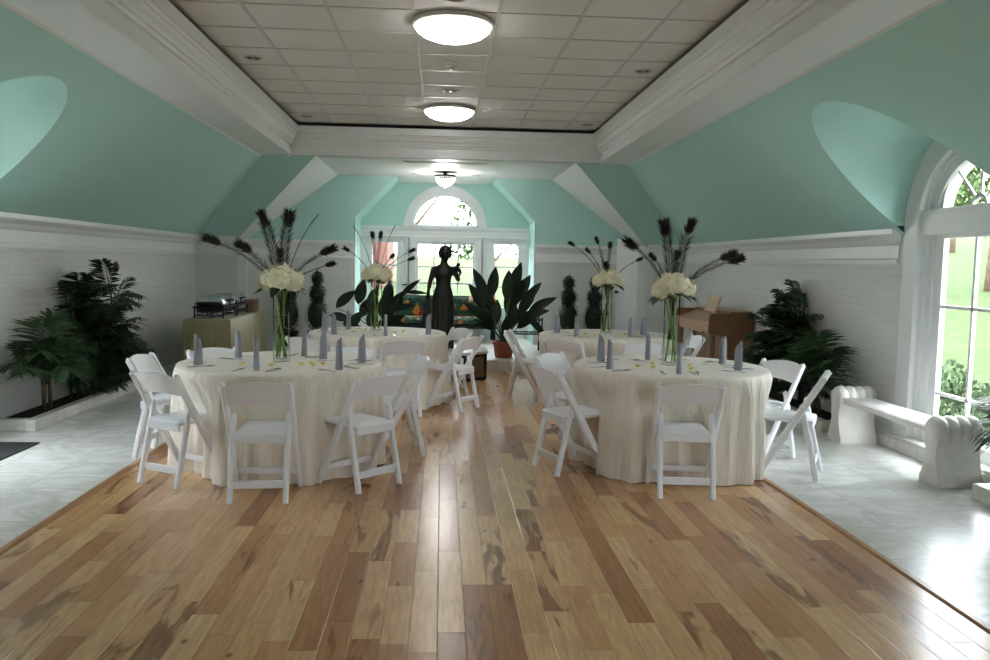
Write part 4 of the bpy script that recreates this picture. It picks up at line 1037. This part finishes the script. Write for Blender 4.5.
fan_palm('areca_palm', 'low feathery palm in the right planting bed, just behind the far bench end', (XC+3.80, 8.05, .075),
         [(a, L, l, d) for a, L, l, d in ((-92, .95, 1.0, .35), (-105, .9, .8, .3), (-80, .7, 1.2, .35), (-120, .8, 1.15, .45), (-150, .6, .9, .5), (180, .5, .9, .5), (120, .6, 1.1, .5), (92, .8, 1.0, .5), (100, .7, 1.35, .3), (-110, .8, 1.4, .35), (150, .5, 1.3, .4), (-95, .6, .5, .3), (-165, .6, 1.4, .4))])
fan_palm('areca_palm', 'small palm whose frond tips enter at the right edge before the window', (XC+3.83, 4.72, .075),
         [(a, L, l, d) for a, L, l, d in ((92, 1.0, .75, .38), (100, .95, .95, .42), (88, .8, .55, .35), (120, .7, 1.1, .5), (-90, .8, .9, .5), (-120, .7, 1.0, .5), (180, .6, 1.1, .5), (150, .7, .9, .5), (-150, .6, 1.2, .4))])
fan_palm('areca_palm', 'low leafy plant in the left bed beside the olive buffet table', (XC-3.79, 10.1, .075),
         [(a, L, l, d) for a, L, l, d in ((-80, .5, 1.0, .4), (-50, .5, .9, .4), (-20, .45, 1.0, .4), (30, .45, 1.1, .4), (70, .5, 1.0, .4), (90, .55, 1.2, .4), (-90, .5, 1.2, .3), (0, .4, 1.3, .2))], .12, .03, .15)
# topiaries
def topiary(label, x, y):
    t = thing('topiary', label, 'topiary', (x, y, .18), 0, 'topiaries before the inner wall')
    G().lathe([(.11, 0), (.13, .02), (.15, .20), (.165, .20), (.165, .24), (.145, .24), (.135, .22), (0, .215)], seg=28).build('pot', 'black', t, SM)
    G().tube([(0, 0, .2), (0, 0, 1.2)], .014, 8).build('stem', 'cane', t, True)
    def ball(c, rx, rz, n, cone=0):
        g = G(); m = 10; g.lathe([(rx*.86*math.sin(PI*k/m)*(1-cone*(k/m)), -rz*.86*math.cos(PI*k/m)) for k in range(m+1)], (0, 0, c), 18)
        for _ in range(n):
            d = rdir(); k = (d.z+1)/2; q = 1-cone*k; p = Vector((d.x*rx*q, d.y*rx*q, c+d.z*rz))*1; p = Vector((p.x*rnd(.85, 1.05), p.y*rnd(.85, 1.05), p.z)); a, b = frame_of(d)
            g.quadleaf(p, (d+a*rnd(-.8, .8)+b*rnd(-.8, .8)).normalized(), a, .034, .022)
        return g
    ball(.52, .205, .27, 900, .25).build('foliage', 'boxwood', t)
    ball(.845, .145, .13, 560).build('foliage', 'boxwood', t)
    g = ball(1.08, .105, .10, 380); 
    for k in range(8): g.quadleaf((0, 0, 1.16), (rnd(-.2, .2), rnd(-.2, .2), 1), (1, 0, 0), rnd(.07, .11), .014)
    g.build('foliage', 'boxwood', t); return t
random.seed(4)
top = topiary('ball topiary at the left, fully seen against the inner wall', -2.01, 13.35)
dup(top, (-2.46, 13.3, .18), .5, 'ball topiary at the left, half hidden by the near left vase')
dup(top, (2.09, 13.35, .18), 1.1, 'ball topiary at the right, fully seen against the inner wall')
dup(top, (2.52, 13.3, .18), 1.9, 'ball topiary at the right, half hidden by the far right vase')
# broad-leaved potted plants
def strelitzia(label, loc, lv, broad, name='potted_bird_of_paradise'):
    t = thing(name, label, 'plant', loc)
    G().lathe([(.12, 0), (.13, .02), (.155, .2), (.17, .2), (.17, .24), (.15, .24), (.145, .21), (0, .205)], seg=28).build('pot', 'terra', t, SM)
    G().lathe([(.146, .2), (.05, .215), (0, .216)], seg=20).build('soil', 'soil', t)
    for dx, dz, dy, L, w, tilt in lv:
        tip = Vector((dx, dy, dz)); b = Vector((dx*.06, dy*.06, .2)); hd = Vector((dx, dy, 0)); hd = hd.normalized() if hd.length > .01 else Vector((1, 0, 0))
        d = (hd*math.sin(tilt)+Vector((0, 0, math.cos(tilt)))).normalized(); st = tip-d*L*.9
        c = Vector((b.x*1.2, b.y*1.2, st.z*.62)); g = G(); g.tube([b*(1-u)**2+c*2*u*(1-u)+st*u*u for u in [k/6 for k in range(7)]], [.012-.0012*k for k in range(7)], 6); g.build('leaf_stalk', 'palm', t, True)
        n = Vector((-.15*hd.x, -.75, .35)) if abs(d.y) < .8 else Vector((0, 0, 1)); g = G(); g.leaf(st, d, n, L*1.04, w*1.15, .12, 8, .3); g.build('leaf', 'green2', t, True)
    return t
strelitzia('potted bird of paradise with upright paddle leaves in a terracotta pot beside the statue', (.92, 11.95, .18),
 [(-.14, 1.33, .05, .52, .15, -.15), (-.44, 1.30, 0, .55, .15, .35), (-.50, 1.08, -.05, .5, .15, .5), (.22, 1.40, 0, .58, .16, .25), (.05, 1.28, -.1, .5, .16, .05), (.36, 1.22, .1, .5, .15, .4), (.72, .92, 0, .5, .13, .95), (.60, .74, -.1, .45, .13, 1.15), (.42, 1.02, -.12, .48, .15, .5), (-.28, 1.02, .1, .45, .14, .3), (.62, .36, -.1, .5, .09, 2.3), (-.56, .82, -.05, .45, .12, .8), (.1, 1.05, .15, .5, .15, .1), (.52, 1.12, .1, .45, .12, .6), (.3, .8, -.2, .4, .13, .6), (-.3, .72, -.15, .4, .12, .5), (.14, .82, -.18, .42, .14, .2), (.46, .66, -.12, .4, .12, .9), (-.12, .86, -.2, .4, .13, -.1), (.28, 1.16, .12, .5, .14, .35), (-.42, .58, -.1, .36, .1, 1.0), (.02, .62, -.22, .34, .12, .3)], True)
strelitzia('potted broad-leaved plant with drooping leaves behind the far left vase', (-.87, 12.0, .18),
 [(-.42, .96, 0, .40, .13, -.75), (-.28, 1.12, .05, .42, .15, -.2), (-.12, .98, -.1, .4, .15, -.1), (.12, 1.10, -.05, .45, .16, .15), (.28, .95, 0, .4, .15, .4), (.52, 1.14, 0, .42, .08, .75), (.45, .78, -.1, .38, .10, 1.25), (-.46, .55, -.05, .32, .12, -1.7), (-.30, .42, -.1, .3, .13, -1.8), (.3, .62, -.1, .4, .14, 1.0), (-.1, .72, -.15, .36, .15, -.3), (.15, .72, -.12, .36, .14, .4), (.62, .95, .1, .3, .06, 1.5), (-.2, .85, .1, .35, .14, -.4), (.2, .82, -.18, .36, .13, .5), (-.3, .66, -.16, .34, .13, -.6), (.02, .9, -.1, .4, .12, .1), (.34, .5, -.1, .3, .11, 1.4), (0, .55, -.2, .3, .12, .2)], True, 'potted_peace_lily')
# ------------------------------------------------------------------ outdoors
random.seed(11)
def gz(x, y):
    h = -.25+.085*max(0, abs(x-XC)-6.2)**1.0; h += .035*max(0, y-16.5)
    return min(h, 5.5)+.03*math.sin(x*.9)*math.cos(y*.7)
g = G(); n = 70; V = []; F = []
for i in range(n+1):
    for j in range(n+1):
        u, v = -1+2*i/n, -1+2*j/n; x = 70*u*abs(u)**.6; y = 12+75*v*abs(v)**.6; V.append((x, y, gz(x, y)-(.0 if abs(x) > 5 or y > 16 or y < -6 else .3)))
for i in range(n):
    for j in range(n): a = i*(n+1)+j; F.append((a, a+n+1, a+n+2, a+1))
g.add(V, F); struct(g.build('ground_lawn', 'grass', smooth=True))
def tree(label, x, y, h, r, nl, ls, blobs=9, grp='trees beyond the windows'):
    t = thing('tree', label, 'tree', (x, y, gz(x, y)), 0, grp); th = h*.45
    g = G(); g.tube([(0, 0, -.1), (.05, 0, th*.5), (0, .05, th), (.1, 0, h*.8)], [.16*h/5, .12*h/5, .09*h/5, .02], 9)
    for k in range(5): a = k*1.3; g.tube([(0, 0, th*(.6+.1*k)), (math.cos(a)*r*.4, math.sin(a)*r*.4, th*(.9+.12*k)), (math.cos(a)*r*.75, math.sin(a)*r*.75, th*(1.2+.12*k))], [.05*h/5, .03*h/5, .01], 6)
    g.build('trunk', 'bark', t, True); g = G(); B = []
    for k in range(blobs): a = rnd(0, 2*PI); q = rnd(.1, .75)*r; B.append((Vector((q*math.cos(a), q*math.sin(a), rnd(.38, .92)*h)), r*rnd(.3, .5)))
    for k in range(nl):
        c, br = B[k % blobs]; d = rdir(); p = c+Vector((d.x, d.y, d.z*.8))*br*rnd(.5, 1.05); a = rdir(); g.quadleaf(p, a, a.cross(rdir()).normalized(), ls*rnd(.7, 1.3), ls*.7)
    g.build('crown', 'tree', t); return t
tree('leafy tree on the lawn beyond the right window, its crown behind the fanlight', 17.5, 25, 6.5, 2.6, 2600, .22)
tree('leafy tree farther right on the slope beyond the right window', 24, 31, 6, 3.0, 2200, .26)
tree('leafy tree at the top of the lawn beyond the upper window panes', 29, 45, 7, 3.6, 2200, .32)
tree('leafy tree behind the left glazed door', -2.4, 24, 6, 1.5, 2600, .2)
tree('leafy tree right of centre beyond the back window', 1.6, 27, 5.2, 1.8, 2600, .2)
tree('leafy tree behind the right glazed door', 2.9, 23, 4.6, 1.3, 2400, .17)
tree('tall tree showing in the left half of the lunette window', -1.3, 33, 9.0, 2.4, 2400, .28)
def bush(label, x, y, r, h):
    t = thing('shrub', label, 'shrub', (x, y, gz(x, y)), 0, 'shrubs under the right window'); g = G()
    for k in range(1300):
        d = rdir(); d.z = abs(d.z); p = Vector((d.x*r, d.y*r, d.z*h))*rnd(.55, 1.03); a = (d+rdir()*.8).normalized(); g.quadleaf(p, a, a.cross(rdir()).normalized(), .09, .055)
    g.build('foliage', 'bush', t); g = G()
    for k in range(9): a = k*.7; g.tube([(0, 0, -.05), (math.cos(a)*r*.6, math.sin(a)*r*.6, h*.7)], [.012, .004], 5)
    g.build('branches', 'bark', t)
bush('grey-green shrub under the right window, at its left', 5.45, 8.45, .52, .85)
bush('grey-green shrub under the right window, in the middle', 5.35, 7.2, .5, .8)
bush('grey-green shrub under the right window, behind the near bench end', 5.35, 5.95, .5, .72)
t = thing('brick_house', 'reddish brick house seen through the left of the back window', 'house', (-5.2, 36, gz(-5.2, 36)))
G().bb(-2.8, 2.8, 0, 5, -.3, 3.6).build('walls', 'housebrick', t)
g = G(); g.prism([(-3.1, 3.6), (3.1, 3.6), (0, 5.2)], lambda u, v, d: (u, d, v), -.3, 5.3); g.build('roof', 'roofing', t)
for x in (-1.6, 0, 1.6):
    w = G().panel(rc(x-.45, x+.45, 1.0, 2.4), [rc(x-.38, x+.38, 1.07, 2.33)], lambda u, v, d: (u, -d, v), 0, .06).build('window', 'white', t)
    G().bb(x-.38, x+.38, -.02, 0, 1.07, 2.33).build('pane', 'dimglass', w)

# ------------------------------------------------------------------ sky, camera, view
wd = bpy.data.worlds.new('World'); sc.world = wd; wd.use_nodes = True; nt = wd.node_tree; b = NB(nt)
bg = nt.nodes['Background']; tc = b.n('ShaderNodeTexCoord'); x, y, z = b.xyz(tc.outputs['Generated'])
cl = b.noise(tc.outputs['Generated'], 2.2, 4)
c = b.ramp(cl, [(.3, (.84, .92, 1.0, 1)), (.7, (.92, .96, 1, 1))]); b.link(c, bg.inputs['Color']); bg.inputs['Strength'].default_value = SKY
cam = bpy.data.cameras.new('Camera'); co = bpy.data.objects.new('Camera', cam); COL.objects.link(co); sc.camera = co
cam.sensor_width = 36; cam.lens = 36*815/990; cam.clip_start = .05; cam.clip_end = 500
p_, y_, r_ = .0805, .066, .0185
fw = Vector((math.sin(y_)*math.cos(p_), math.cos(y_)*math.cos(p_), -math.sin(p_))); rt = Vector((math.cos(y_), -math.sin(y_), 0)); up = rt.cross(fw)
r2 = rt*math.cos(r_)+up*math.sin(r_); u2 = -rt*math.sin(r_)+up*math.cos(r_)
co.matrix_world = Matrix(((r2.x, u2.x, -fw.x, 0), (r2.y, u2.y, -fw.y, 0), (r2.z, u2.z, -fw.z, 1.55), (0, 0, 0, 1)))
sc.view_settings.view_transform = 'Standard'; sc.view_settings.look = 'None'; sc.view_settings.gamma = 1; sc.view_settings.use_curve_mapping = False
sc.view_settings.exposure = EXPO
sc.cycles.use_denoising = True
sc.cycles.max_bounces = 12; sc.cycles.diffuse_bounces = 8; sc.cycles.transparent_max_bounces = 24
sc.cycles.sample_clamp_indirect = 8
